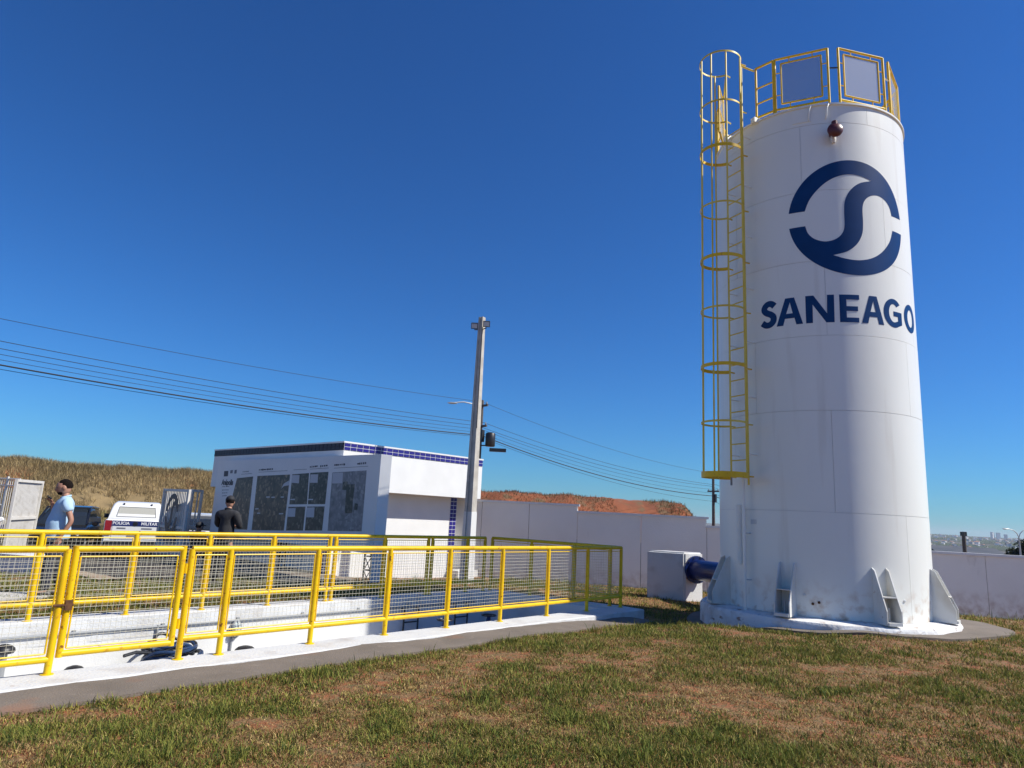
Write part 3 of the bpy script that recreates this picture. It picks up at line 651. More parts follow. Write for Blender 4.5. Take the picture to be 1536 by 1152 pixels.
# reach the shell along tv
dd = np.linalg.norm(TC-pc)-TR+.05
b = MB(); b.tube([np.r_[pc-tv*.15, pz], np.r_[pc+tv*dd, pz]], .245, 24); b.build('pipe', M['blue_pipe'], bp_, smooth=True)
for k in (.10, dd*.62):
    b = MB(); b.lathe(np.r_[pc+tv*k, pz], [(.01,-.03),(.33,-.03),(.33,.03),(.01,.03)], 28, axis=(*tv,0)); fl = b.build('flange', M['blue_pipe'], bp_, smooth=True)
    b = MB()
    for q in range(10):
        a = 2*math.pi*q/10; sd = np.array([-tv[1], tv[0], 0]); c = np.r_[pc+tv*k, pz]+.29*(math.cos(a)*sd+math.sin(a)*np.array([0,0,1]))
        b.tube([c-np.r_[tv,0]*.05, c+np.r_[tv,0]*.05], .018, 6)
    b.build('flange_bolts', M['black_metal'], fl)

# ------------------------------------------------------------------ service building
BC = np.array([-4.13, 16.77]); BV = np.array([.688,.725]); BV /= np.linalg.norm(BV); BU = np.array([-BV[1], BV[0]])
LV, LU = 4.88, 7.55
def B(k, s, z=0.): p = BC+BV*k+BU*s; return np.array([p[0], p[1], z])      # k along the sunlit face, s along the shaded face
bld = thing('service_building', 'low white service building with a blue tiled parapet band', 'building', B(LV/2, LU/2, -.3))
def bprism(name, k0, k1, s0, s1, z0, z1, m, parent=bld):
    b = MB(); b.prism([B(k0,s0)[:2],B(k1,s0)[:2],B(k1,s1)[:2],B(k0,s1)[:2]], z0, z1); return b.build(name, M[m], parent)
bprism('wall', .25, 4.42, .54, LU-.35, -.45, 2.03, 'white_clean')
bprism('fascia', 0, LV, 0, LU, 2.03, 3.00, 'white_clean')
bprism('parapet', .006, LV-.006, .006, LU-.006, 3.00, 3.185, 'grout')
bprism('coping', -.02, LV+.02, -.02, LU+.02, 3.185, 3.225, 'white_clean')
def tile_mesh(w_, h_, m):
    b = MB(); g_ = .018
    b.loft([[(x*(w_/2-g_/2-i),y,z*(h_/2-g_/2-i)) for x, z in ((-1,-1),(1,-1),(1,1),(-1,1))] for y, i in ((.004,0),(-.004,0),(-.0065,.004))])
    me = bpy.data.meshes.new('tile'); me.from_pydata(b.v, [], b.f); me.materials.append(m)
    bm = bmesh.new(); bm.from_mesh(me); bmesh.ops.recalc_face_normals(bm, faces=bm.faces); bm.to_mesh(me); bm.free(); return me
def tile_run(name, p0, d, L, z0, z1, nrow, tw, m, grout, out):
    """backing strip with separate glazed tiles"""
    d = np.array([d[0],d[1],0.]); out = np.array([out[0],out[1],0.]); p0 = np.array(p0)
    b = MB(); b.obox(p0+d*L/2+out*.004+np.array([0,0,(z0+z1)/2]), d*L/2, out*.004, (0,0,(z1-z0)/2)); band = b.build(name, M[grout], bld)
    n = max(1, int(round(L/tw))); tw = L/n; th = (z1-z0)/nrow; me = tile_mesh(tw, th, M[m]); a = math.atan2(d[1], d[0])
    og = origin(bld)
    for r in range(nrow):
        for i in range(n):
            q = p0+d*tw*(i+.5)+out*(.0115+.001*random.random())+np.array([0,0,z0+th*(r+.5)])
            o = bpy.data.objects.new('tile', me); COL.objects.link(o); o.parent = band; o.location = tuple(q-og); o.rotation_euler = (random.uniform(-.006,.006), 0, a+random.uniform(-.006,.006))
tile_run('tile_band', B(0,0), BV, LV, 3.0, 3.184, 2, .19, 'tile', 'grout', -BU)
tile_run('tile_band', B(0,LU), -BU, LU, 3.0, 3.184, 2, .19, 'tile_shaded', 'grout_shade_joint', -BV)  # same tiles as the sunlit band, shade painted into tile and grout
tile_run('tile_column', B(4.17,.54), BV, .25, -.06, 2.03, 18, .125, 'tile', 'grout', -BU)
tile_run('tile_column', B(.25,1.0), -BU, .4, -.1, 2.0, 16, .2, 'tile', 'grout', -BV)
bprism('step', 4.2, 5.0, .05, .54, -.42, -.05, 'white')
bprism('porch_slab', -1.5, .25, -.6, LU, -.42, -.07, 'concrete')
# ------------------------------------------------------------------ exhibition board on a truss in front of the shaded face
OFF = -.35; s_r = None
q = on_plane(572, 676, B(OFF,0), (*BV,0)); sR = float((q[:2]-BC)@BU)
q = on_plane(328, 695, B(OFF,0), (*BV,0)); sL = float((q[:2]-BC)@BU)
zB0, zB1 = .62, 2.80
bo = thing('display_board', 'large grey display board of aerial maps standing before the building', 'display board', B(OFF, (sR+sL)/2, 0))
M['board'] = mat('pale_board_print', (.82,.80,.77), .5, (.77,.75,.72), 1.2)
def boardbox(name, s0, s1, z0, z1, k0, k1, m, parent=bo):
    b = MB(); b.prism([B(k0,s0)[:2],B(k1,s0)[:2],B(k1,s1)[:2],B(k0,s1)[:2]], z0, z1); return b.build(name, m, parent)
panel_o = boardbox('board_panel', sR, sL, zB0, zB1, OFF, OFF+.04, M['board'])
boardbox('side_return', sR-.012, sR, .02, zB1, OFF+.002, OFF+.30, M['white_clean'])
boardbox('top_return', sR, sL, zB1, zB1+.012, OFF+.002, OFF+.30, M['white_clean'])
def truss(s):
    b = MB()
    cs_ = [(s,OFF+.06),(s+.26,OFF+.06),(s,OFF+.26),(s+.26,OFF+.26)]
    for c in cs_: b.tube([B(c[1],c[0],-.07),B(c[1],c[0],zB1-.05)], .02, 6)
    n = 9
    for i in range(n):
        za = -.05+(zB1-.1)*i/n; zc = -.05+(zB1-.1)*(i+1)/n
        for p_, q_ in ((0,1),(2,3),(0,2),(1,3)):
            b.tube([B(cs_[p_][1],cs_[p_][0],za),B(cs_[q_][1],cs_[q_][0],zc)], .011, 5); b.tube([B(cs_[p_][1],cs_[p_][0],zc),B(cs_[q_][1],cs_[q_][0],zc)], .011, 5)
    return b.build('truss_leg', M['black_metal'], bo)
for s in (sR+.10, (sR+sL)/2, sL-.35): truss(s)
def map_mat(name, c0, c1, c2, sc, seed):
    m = bpy.data.materials.new(name); m.use_nodes = True; n = m.node_tree.nodes; l = m.node_tree.links; bs = n['Principled BSDF']; bs.inputs['Roughness'].default_value = .45
    tc = n.new('ShaderNodeTexCoord'); mp = n.new('ShaderNodeMapping'); mp.inputs['Location'].default_value = (seed*3.7, seed*1.9, seed); l.new(tc.outputs['Object'], mp.inputs[0])
    vo = n.new('ShaderNodeTexVoronoi'); vo.inputs['Scale'].default_value = sc; l.new(mp.outputs[0], vo.inputs[0])
    no = n.new('ShaderNodeTexNoise'); no.inputs['Scale'].default_value = sc*.35; no.inputs['Detail'].default_value = 9; l.new(mp.outputs[0], no.inputs[0])
    cr = n.new('ShaderNodeValToRGB'); cr.color_ramp.elements[0].position = .35; cr.color_ramp.elements[1].position = .68
    cr.color_ramp.elements[0].color = (*c0,1); cr.color_ramp.elements[1].color = (*c1,1); l.new(no.outputs[0], cr.inputs[0])
    mr = n.new('ShaderNodeMapRange'); mr.inputs[1].default_value = .62; mr.inputs[2].default_value = .9; l.new(vo.outputs['Color'], mr.inputs[0])
    mx = n.new('ShaderNodeMix'); mx.data_type = 'RGBA'; mx.inputs[7].default_value = (*c2,1); mu = n.new('ShaderNodeMath'); mu.operation = 'MULTIPLY'; mu.inputs[1].default_value = .55
    l.new(mr.outputs[0], mu.inputs[0]); l.new(mu.outputs[0], mx.inputs[0]); l.new(cr.outputs[0], mx.inputs[6]); l.new(mx.outputs[2], bs.inputs['Base Color']); return m
MD = [map_mat('aerial_map_print', (.016,.020,.014), (.10,.075,.05), (.50,.34,.22), 13, 1), map_mat('aerial_map_print', (.010,.014,.010), (.06,.055,.04), (.30,.26,.2), 15, 2),
      map_mat('aerial_map_print', (.14,.14,.15), (.30,.28,.28), (.5,.46,.44), 14, 3)]
ink = mat('dark_print', (.05,.05,.06), .6); pale = mat('pale_print', (.55,.55,.56), .6)
on_board = lambda x, y, h: B(OFF-.0005-.0015*h, x, y)
def px_board(px, py): q_ = on_plane(px, py, B(OFF,0), (*BV,0)); return float((q_[:2]-BC)@BU), float(q_[2])
def sheet_px(name, corners, m, lift=0., parent=None):
    lp_ = [px_board(*c) for c in corners]
    return decal(name, [lp_], m, parent or panel_o, lambda x, y, h: B(OFF-.0008-lift-.0015*h, x, y), cut=0)
def zq(x, y): return (300+x/5.486, 660+y/5.486)
sheet_px('map_panel', [zq(232,735),zq(262,480),zq(305,315),zq(438,300),zq(388,738)], MD[0])
sheet_px('map_panel', [zq(425,742),zq(473,296),zq(742,284),zq(690,745)], MD[0])
for c in ([(736,530),(760,282),(898,272),(880,528)],[(888,528),(908,270),(1058,262),(1030,528)],[(708,745),(728,550),(868,548),(848,745)],[(862,745),(882,548),(1026,546),(1005,745)]):
    sheet_px('map_panel', [zq(*q_) for q_ in c], MD[1])
sheet_px('map_panel', [zq(1050,748),zq(1090,268),zq(1372,250),zq(1330,752)], MD[2])
for c in ([(752,352),(758,290),(820,288),(815,356)],[(905,352),(911,284),(974,282),(968,352)],[(722,632),(728,562),(788,560),(782,632)],[(876,636),(882,556),(944,554),(938,636)],[(1088,358),(1094,272),(1178,268),(1172,356)]):
    sheet_px('caption_box', [zq(*q_) for q_ in c], pale, .002)
for c in ([(1172,410),(1178,345),(1216,342),(1214,365),(1274,365),(1250,600),(1192,604),(1204,412)],[(1268,575),(1274,520),(1300,525),(1296,575)]):
    sheet_px('map_area', [zq(*q_) for q_ in c], MD[1], .002)
sheet_px('map_label', [zq(668,402),zq(690,360),zq(735,332),zq(735,372),zq(690,380)], pale, .002)
for x, y, w_ in ((545,470,30),(588,472,28),(665,470,26),(455,567,28),(650,607,36),(745,490,36),(892,490,40),(470,603,26)):
    sheet_px('map_label', [zq(x,y+5),zq(x+1,y-5),zq(x+w_,y-6),zq(x+w_-1,y+4)], pale, .002)
for (x, y, w_, h_) in ((198,278,34,44),(250,262,20,26),(284,262,18,30)):
    sheet_px('logo_mark', [zq(x-2,y+h_/2),zq(x+2,y-h_/2),zq(x+w_+2,y-h_/2-2),zq(x+w_-2,y+h_/2-2)], ink if w_ > 30 else mat('mid_print', (.16,.16,.18), .6), .001)
for x0, y0, x1, y1 in ((340,282,430,275),(482,265,720,252),(770,246,880,240),(1105,232,1385,216),(905,240,1060,230)):
    sheet_px('rule_line', [zq(x0,y0+1.3),zq(x0,y0-1.3),zq(x1,y1-1.3),zq(x1,y1+1.3)], ink, .001)
def scribble(x0, y0, x1, y1, h_, n, m=ink):   # lines of print too small to read in the photograph
    x = x0
    for i in range(n):
        w_ = (x1-x0)/n*random.uniform(.55,.95); y = y0+(y1-y0)*(x-x0)/(x1-x0); hh = h_*random.uniform(.7,1.1)
        sheet_px('print_mark', [zq(x,y+hh/2),zq(x+1,y-hh/2),zq(x+w_,y-hh/2),zq(x+w_-1,y+hh/2)], m, .001); x = x0+(x1-x0)*(i+1)/n
scribble(485,246,605,238,14,9); scribble(905,222,972,214,16,5); scribble(990,216,1052,208,16,4); scribble(1104,206,1195,200,14,6); scribble(1295,196,1375,188,16,5); scribble(352,262,405,258,8,5)
for k, y in enumerate((384,412,436,460)): scribble(182, y, 245-8*k, y-2, 6, 6)
def text_mesh(txt, size=1., bold=0.):
    cu = bpy.data.curves.new('txt', 'FONT'); cu.body = txt; cu.size = size; cu.offset = bold; cu.align_x = 'CENTER'; cu.align_y = 'CENTER'; cu.resolution_u = 4
    o = bpy.data.objects.new('txt', cu); COL.objects.link(o); dg = bpy.context.evaluated_depsgraph_get(); me = bpy.data.meshes.new_from_object(o.evaluated_get(dg)); bpy.data.objects.remove(o); return me
def text_part(name, txt, size, c, ex, ey, m, parent, bold=.0):
    me = text_mesh(txt, size, bold); me.name = name; c, ex, ey = [np.array(q_, float) for q_ in (c, ex, ey)]; o3 = origin(parent)
    for v_ in me.vertices: v_.co = Vector(c+ex*v_.co.x+ey*v_.co.y-o3)
    me.materials.clear(); me.materials.append(m); o = bpy.data.objects.new(name, me); COL.objects.link(o); o.parent = parent; return o
tx, tz = px_board(*zq(226,350)); text_part('board_title', 'Anápolis', .22, B(OFF-.003,tx,tz), -np.r_[BU,0], (0,0,1), ink, panel_o, .012)

# ------------------------------------------------------------------ boundary wall in stepped lengths
WA = np.array([-.86, 20.61]); wd = np.array([math.sin(R_(99.4)), math.cos(R_(99.4))]); wn = np.array([wd[1], -wd[0]]); wn = wn if wn[1] < 0 else -wn
M['wall'] = layered('grey_white_render', (.86,.83,.77), [((.78,.75,.69), .8, .4, .75, (1,1,1), 8), ((.50,.45,.40), 3, .68, .85, (1,1,.35), 8)], rough=.85, bump=.2, bscale=25)
splash(M['wall'], .30, -.5, (.34,.20,.12), .40, .70, 5)
wl = thing('boundary_wall', 'long pale rendered boundary wall stepping down behind the tank', 'wall', (*(WA+wd*6), -.4))
segs = [(-1.3,3.04,2.0),(3.04,6.74,1.81),(6.74,10.4,1.57),(10.4,30,1.20)]
joints = []
for s0, s1, zt in segs:
    n = max(1, int(round((s1-s0)/1.72))); 
    for i in range(n):
        a = s0+(s1-s0)*i/n; c = s0+(s1-s0)*(i+1)/n
        p0 = WA+wd*(a+.006); p1 = WA+wd*(c-.006)
        b = MB(); b.prism([tuple(p0), tuple(p1), tuple(p1-wn*.15), tuple(p0-wn*.15)], -1.3, zt-.045); b.build('wall_panel', M['wall'], wl)
    p0 = WA+wd*(s0-.03); p1 = WA+wd*(s1+.05)
    b = MB(); b.prism([tuple(p0+wn*.035), tuple(p1+wn*.035), tuple(p1-wn*.185), tuple(p0-wn*.185)], zt-.045, zt+.02); b.build('coping', M['white_clean'], wl)
p0 = WA+wd*-1.3; p1 = WA+wd*30
b = MB(); b.prism([tuple(p0-wn*.02), tuple(p1-wn*.02), tuple(p1-wn*.13), tuple(p0-wn*.13)], -1.3, 1.0); b.build('wall_core', M['grout_shade_joint'], wl)

# ------------------------------------------------------------------ floodlight pole behind the pit
pb = on_z(699, 876, -.12)[:2]; zb = gz_(*pb)
ptop = on_plane(721, 476, (*pb,0), (0,1,0))[2]
fp = thing('floodlight_pole', 'tapered grey concrete pole with two small floodlights at the top', 'pole', (*pb, zb))
b = MB()
def isec(w_, d_, z): return [(pb[0]+x*w_, pb[1]+y*d_, z) for x, y in ((-1,-1),(-.35,-1),(-.35,-.72),(.35,-.72),(.35,-1),(1,-1),(1,1),(-1,1))]
dirp = R_(-35)
def rot(p): x, y = p[0]-pb[0], p[1]-pb[1]; return (pb[0]+x*math.cos(dirp)-y*math.sin(dirp), pb[1]+x*math.sin(dirp)+y*math.cos(dirp), p[2])
b.loft([[rot(p) for p in isec(.14,.115,zb-.3)], [rot(p) for p in isec(.068,.062,ptop)]]); b.build('shaft', M['pole'], fp)
M['white_base'] = M['white']
b = MB(); b.loft([[rot(p) for p in isec(.1415,.1165,zb+.02)], [rot(p) for p in isec(.1275,.1065,zb+1.75)]]); b.build('painted_base', M['white'], fp)
for s in (-1, 1):
    c = np.array(rot((pb[0]+s*.20, pb[1]-.05, ptop-.22)))
    b = MB(); b.obox(c, (.09,.0,0), (0,.05,.02), (0,-.02,.075)); fl = b.build('floodlight', M['black_metal'], fp)
    b = MB(); b.obox(c+np.array([0,-.055,-.02]), (.075,0,0), (0,.004,.0), (0,-.012,.058)); b.build('lamp_glass', M['lens'], fl)
    b = MB(); b.tube([c+np.array([0,.03,-.1]), np.array(rot((pb[0],pb[1],ptop-.34)))], .015, 6); b.build('arm', M['black_metal'], fl)
b = MB(); b.tube([np.array(rot((pb[0]+.09,pb[1]-.08,ptop-.3))),np.array(rot((pb[0]+.11,pb[1]-.1,ptop-1.0))),np.array(rot((pb[0]+.13,pb[1]-.12,ptop-3)))], .012, 6); b.build('cable', M['cable'], fp)

# ------------------------------------------------------------------ street poles and overhead wires
def gnd(x, y):
    r = math.hypot(x, y); return float(np.interp(r, [0,26,45,80,160], [-.5,-.5,-.8,-3,-9]))
UP = [np.array([-30.5,15.0]), np.array([-1.75,40.]), np.array([17.8,58.])]
tops = [8.3, 8.35, 6.05]
labels = ['grey street pole off beside the parked cars', 'street utility pole with a transformer and lamp behind the building', 'thin dark street pole beyond the boundary wall']
POLES = []
ld = UP[1]-UP[0]; ld /= np.linalg.norm(ld); pn = np.array([ld[1], -ld[0]])
for i, (p_, zt) in enumerate(zip(UP, tops)):
    if i == 0: continue
    z_ = gnd(*p_); o = thing('utility_pole', labels[i], 'utility pole', (*p_, z_), 'street utility poles')
    b = MB(); b.tube([(*p_, z_-.5), (*p_, zt)], [.17,.10], 10); b.build('shaft', M['wood_pole'], o, smooth=True)
    for z in (zt-.35, zt-1.6):
        b = MB(); b.obox((*p_, z), np.r_[pn,0]*.55, np.r_[ld,0]*.05, (0,0,.06)); ca = b.build('crossarm', M['wood_pole'], o)
        for s in (-.45, .45):
            b = MB(); b.lathe((*(p_+pn*s), z+.06), [(.03,0),(.05,.05),(.03,.1),(.04,.13),(.01,.16)], 8); b.build('insulator', M['grey_plastic'], ca)
    b = MB(); b.obox((*(p_+pn*.18), zt-2.2), np.r_[pn,0]*.1, np.r_[ld,0]*.1, (0,0,.35)); b.build('splice_box', M['black_metal'], o)
    if i == 1:
        tcn = p_+np.array([.62,-.1]); b = MB(); b.lathe((*tcn, 5.55), [(.26,-.0),(.30,.05),(.30,.75),(.24,.82),(.05,.86)], 14); tf = b.build('transformer', M['black_metal'], o, smooth=True)
        b = MB(); b.obox((*(p_+np.array([1.1,-.15])), 5.35), (.5,0,0), (0,.12,0), (0,0,.10)); b.build('junction_box', M['black_metal'], o)
        b = MB(); b.tube([(*p_,5.6),(*(p_+np.array([.4,-.05])),5.6)], .04, 6); b.build('bracket', M['black_metal'], o)
        b = MB(); b.obox((*(p_+np.array([-.1,-.2])), 5.4), (.16,0,0), (0,.14,0), (0,0,.42)); b.build('meter_box', M['black_metal'], o)
        b = MB(); b.tube([(*p_,7.75),(*(p_+np.array([-.5,-.2])),8.05),(*(p_+np.array([-1.1,-.4])),8.12),(*(p_+np.array([-1.6,-.6])),8.02)], .035, 6); la = b.build('lamp_arm', M['lamp_grey'], o, smooth=True)
        c = np.array([*(p_+np.array([-1.75,-.65])), 7.98]); b = MB(); b.loft([[c+np.array([dx, w_*math.cos(a), .5*w_*math.sin(a)]) for a in np.linspace(0,6.28,9)[:-1]] for dx, w_ in ((.3,.04),(.15,.11),(-.1,.12),(-.3,.03))]); b.build('lamp_head', M['lamp_grey'], la, smooth=True)
wires = [('thin high power line sagging past the roof of the building', .0, 0., .0, .9, .013), ]
def wire(label, zs, off, sag, rad):
    b = MB()
    path = []
    for k in range(len(UP)-1):
        for t in np.linspace(0, 1, 25)[(0 if k == 0 else 1):]:
            q_ = UP[k]*(1-t)+UP[k+1]*t+pn*off; z = zs[k]*(1-t)+zs[k+1]*t-sag*4*t*(1-t); path.append((*q_, z))
    # carry on past the last pole
    q2 = UP[2]+(UP[2]-UP[1])*1.2
    for t in np.linspace(0, 1, 12)[1:]: q_ = UP[2]*(1-t)+q2*t+pn*off; path.append((*q_, zs[2]*(1-t)+(zs[2]-3)*t-sag*3*t*(1-t)))
    b.tube(path, rad, 5); o = b.build('overhead_wire', M['cable'], None, smooth=True, org=np.array(path[0])); tag(o, label, 'wire', 'wires along the street'); return o
wire('single topmost overhead wire above the bundle', (8.6,8.25,6.0), .0, .55, .011)
for lb, z0_, z1_, z2_, off, sag, rad in (
    ('upper overhead wire of the pair just above the cables', 7.95,6.95,5.0,.30,.55,.013),
    ('lower overhead wire of the pair just above the cables', 7.75,6.80,4.9,-.30,.55,.013),
    ('thin overhead wire in the middle of the cable bundle', 7.55,6.55,4.6,.12,.62,.011),
    ('thin telephone wire close over the thick black cable', 7.35,6.38,4.3,-.1,.6,.010),
    ('thick black overhead cable of the lower bundle', 7.2,6.20,4.05,.06,.66,.030),
    ('lowest thin overhead wire under the thick cable', 6.95,6.12,3.6,-.05,.62,.011)):
    wire(lb, (z0_, z1_, z2_), off, sag, rad)

def at(px, depth): r = ray(px, 760); return (r[:2]/r[1])*depth

# ------------------------------------------------------------------ embankment beyond the street
eb0 = np.array([-62., 37.]); eb1 = np.array([16.6, 57.4]); ed = eb1-eb0; EL = np.linalg.norm(ed); ed /= EL; en = np.array([-ed[1], ed[0]])
na, nb = 200, 46
aa = np.linspace(0, 1, na); bb_ = np.linspace(-9, 22, nb)
Aa, Bb = np.meshgrid(aa, bb_); ex = eb0[0]+ed[0]*Aa*EL+en[0]*Bb; ey = eb0[1]+ed[1]*Aa*EL+en[1]*Bb
def emb_h(a, b):
    s = np.clip((b+7.5)/8.5, 0, 1); s = s*s*(3-2*s)
    h = 3.42-.10*a+.25*(fbm(a*14+3, b*0+1)-.5)
    h = h*np.clip((1-a)*EL/1.6, 0, 1)**.6
    base = -.85-1.6*np.clip((a-.7)/.3, 0, 1)
    return base+s*(h-base)+(fbm(a*60, b*.5)-.5)*.45*s
ez = emb_h(Aa, Bb)
M['bank'] = layered('red_cut_bank', (.27,.085,.035), [((.17,.055,.025), .35, .4, .65, (1,1,1), 8), ((.15,.09,.045), .8, .5, .62, (1,1,1), 8), ((.32,.13,.06), 1.5, .6, .75, (1,1,1), 6)], rough=.95, bump=.8, bscale=3)
emb = grid_mesh('embankment', ex, ey, ez, M['bank']); struct(emb)
M['dry_bank'] = layered('dry_grassy_bank', (.30,.21,.10), [((.20,.145,.07), .6, .4, .65, (1,1,1), 8), ((.36,.14,.06), .22, .58, .64, (1,1,1), 8)], rough=.95, bump=.6, bscale=4)
emb.data.materials.append(M['dry_bank'])
emb.data.polygons.foreach_set('material_index', ((Aa[:-1,:-1]+.03*(fbm(Bb[:-1,:-1]*.4, Aa[:-1,:-1]*9)-.5)) < .61).astype(int).reshape(-1))

# ------------------------------------------------------------------ blades
def blade_mesh(name, x, y, z, h, wd_, lean, az, col, m=None, parent=None):
    """thin bent blades, one mesh, colour per blade"""
    n = len(x); ca, sa = np.cos(az), np.sin(az)          # lean direction
    wx, wy = -sa*wd_/2, ca*wd_/2
    r = rng.random(n)*2*np.pi; wx, wy = np.cos(r)*wd_/2, np.sin(r)*wd_/2
    v = np.zeros((n, 5, 3))
    base = np.stack([x, y, z], -1)
    mid = base+np.stack([ca*lean*h*.35, sa*lean*h*.35, h*.55*np.sqrt(np.clip(1-lean**2*.4, .1, 1))], -1)
    tip = base+np.stack([ca*lean*h, sa*lean*h, h*np.sqrt(np.clip(1-lean**2, .05, 1))], -1)
    w3 = np.stack([wx, wy, 0*wx], -1)
    v[:,0] = base-w3; v[:,1] = base+w3; v[:,2] = mid+w3*.8; v[:,3] = mid-w3*.8; v[:,4] = tip
    i = np.arange(n)[:,None]*5
    me = bpy.data.meshes.new(name); me.vertices.add(n*5); me.vertices.foreach_set('co', v.reshape(-1))
    loops = np.concatenate([i+0, i+1, i+2, i+3, i+3, i+2, i+4], 1).reshape(-1)
    me.loops.add(n*7); me.loops.foreach_set('vertex_index', loops.astype(np.int32))
    me.polygons.add(n*2); st = (np.arange(n)[:,None]*7+np.array([[0,4]])).reshape(-1); me.polygons.foreach_set('loop_start', st.astype(np.int32))
    me.update(calc_edges=True)
    a = me.color_attributes.new('Col', 'FLOAT_COLOR', 'POINT')
    c = np.ones((n, 5, 4)); c[:,:,:3] = col[:,None,:]; a.data.foreach_set('color', c.reshape(-1)); me.materials.append(m or M['blade'])
    o = bpy.data.objects.new(name, me); COL.objects.link(o)
    if parent: o.parent = parent
    return o
PAL = {k: np.array(v) for k, v in dict(green=(.165,.215,.036), dark=(.055,.090,.018), olive=(.33,.285,.06), straw=(.56,.42,.16), brown=(.27,.17,.075), red=(.31,.14,.06)).items()}
def in_frame(x, y, z=0., m=1.25):
    d = np.stack([x, y, np.zeros_like(x)+z-CAM_H], -1); dz = d@F_; px = d@CR/dz*1000; py = -(d@CU)/dz*1000
    return (dz > .5) & (np.abs(px) < 768*m) & (np.abs(py) < 576*m+80)
def free(x, y, pad=.0):
    rx, ry = x-A0[0], y-A0[1]; t = rx*V[0]+ry*V[1]; u = rx*U[0]+ry*U[1]
    ed_ = .09*(vnoise(t*2.2, t*0+5)-.5)+.05*(vnoise(t*8, t*0+2)-.5)
    bad = (u > -.96+ed_-pad) & (u < 3.42) & (t > -8) & (t < 9.75-.1*u)
    bad |= (u > -.98) & (u < -.2) & (t < 9.2) & (t > -8)
    rt = np.hypot(x-TC[0], y-TC[1]); an = np.degrees(np.arctan2(x-TC[0], -(y-TC[1]))); bad |= rt < 2.42+.58*np.exp(-((an-80)/42)**2)+ed_
    bx, by = x-BC[0], y-BC[1]; k = bx*BV[0]+by*BV[1]; s = bx*BU[0]+by*BU[1]
    bad |= (k > -1.5) & (k < 5.2) & (s > -.6) & (s < 8)
    bad |= (k > -4.8) & (k <= -1.5) & (s > 1.0) & (s < 12)               # drive
    bad |= y > wall_y(x)-.05
    return ~bad
def lawn(n, xr, yr, hmul, wmul, rmin, rmax, soil_bias=0.):
    nc = n//9
    cx_ = rng.uniform(*xr, nc); cy_ = rng.uniform(*yr, nc)
    r = np.hypot(cx_, cy_); ok = (r > rmin) & (r < rmax) & in_frame(cx_, cy_) & free(cx_, cy_)
    cx_, cy_ = cx_[ok], cy_[ok]
    d = fbm(cx_*1.7+11, cy_*1.7+5, 5); d2 = fbm(cx_*3.6+40, cy_*3.6+9, 3)
    rx, ry = cx_-A0[0], cy_-A0[1]; u = rx*U[0]+ry*U[1]; t = rx*V[0]+ry*V[1]
    edge = np.exp(-((u+1.15)/.35)**2)*((t > 1.5)*1.); near_t = np.exp(-((np.hypot(cx_-TC[0]+2.2, cy_-TC[1]+2.2))/1.6)**2)
    back = (u > 3.4)*1.
    right = np.clip((cx_-1.5)/4, 0, 1)
    green = np.clip((d-.50)*2.4+.63+.45*edge+.30*near_t+.5*back+.12*right-.18*(u < -3.2), 0, 1)*np.clip(.45+(d2-.3)*1.7, .1, 1)
    dens = np.clip((d*.5+d2*.8-.50)*5.5+.72+.5*edge+.5*back, .10, 1)
    keep = rng.random(len(cx_)) < dens; cx_, cy_, green = cx_[keep], cy_[keep], green[keep]
    m = len(cx_); k = 9
    gr = np.repeat(green, k); spread = .028*wmul
    x = np.repeat(cx_, k)+rng.normal(0, spread, m*k); y = np.repeat(cy_, k)+rng.normal(0, spread, m*k)
    isg = rng.random(m*k) < np.clip(gr*1.35-.02, 0, .82)
    tone = np.repeat(rng.random(m), k)
    tuft = np.repeat(np.clip((vnoise(cx_*7+3, cy_*7+8)-.25)*1.7, .25, 1.35)*rng.uniform(.7, 1.3, m)*np.where(rng.random(m) < .07, 1.9, 1.), k)
    col = np.where(isg[:,None], PAL['green']*(1-tone[:,None])+PAL['olive']*tone[:,None], PAL['straw']*(1-tone[:,None])+PAL['brown']*tone[:,None])
    dk = rng.random(m*k) < .25; col[dk & isg] = PAL['dark']; col[(rng.random(m*k) < .22) & ~isg] = PAL['red']
    col = col*rng.uniform(.5, 1.3, (m*k, 1))
    h = np.where(isg, rng.uniform(.025, .085, m*k), rng.uniform(.022, .07, m*k))*hmul*(.75+.5*gr)*(.45+.75*tuft)
    lean = np.where(isg, rng.uniform(.2, .85, m*k), rng.uniform(.55, .97, m*k))
    ok2 = free(x, y, -.04)
    x, y, h, lean, col = x[ok2], y[ok2], h[ok2], lean[ok2], col[ok2]
    return x, y, gza(x, y)-.006, h, rng.uniform(.0035, .0065, len(x))*wmul, lean, rng.uniform(0, 6.283, len(x)), col
parts = [lawn(720000, (-6,7), (2.6,7.2), .88, 1.2, 2.5, 6.2), lawn(820000, (-6,13), (5,13), .92, 1.45, 6.2, 10.5), lawn(560000, (-9,16), (7,18), 1.0, 1.8, 10.5, 15.5), lawn(300000, (-16,19), (8,21), 1.4, 2.4, 15.5, 25)]
gA = [np.concatenate([p_[i] for p_ in parts]) for i in range(8)]
grass = blade_mesh('grass', *gA); grass['kind'] = 'stuff'
print('grass blades', len(gA[0]))
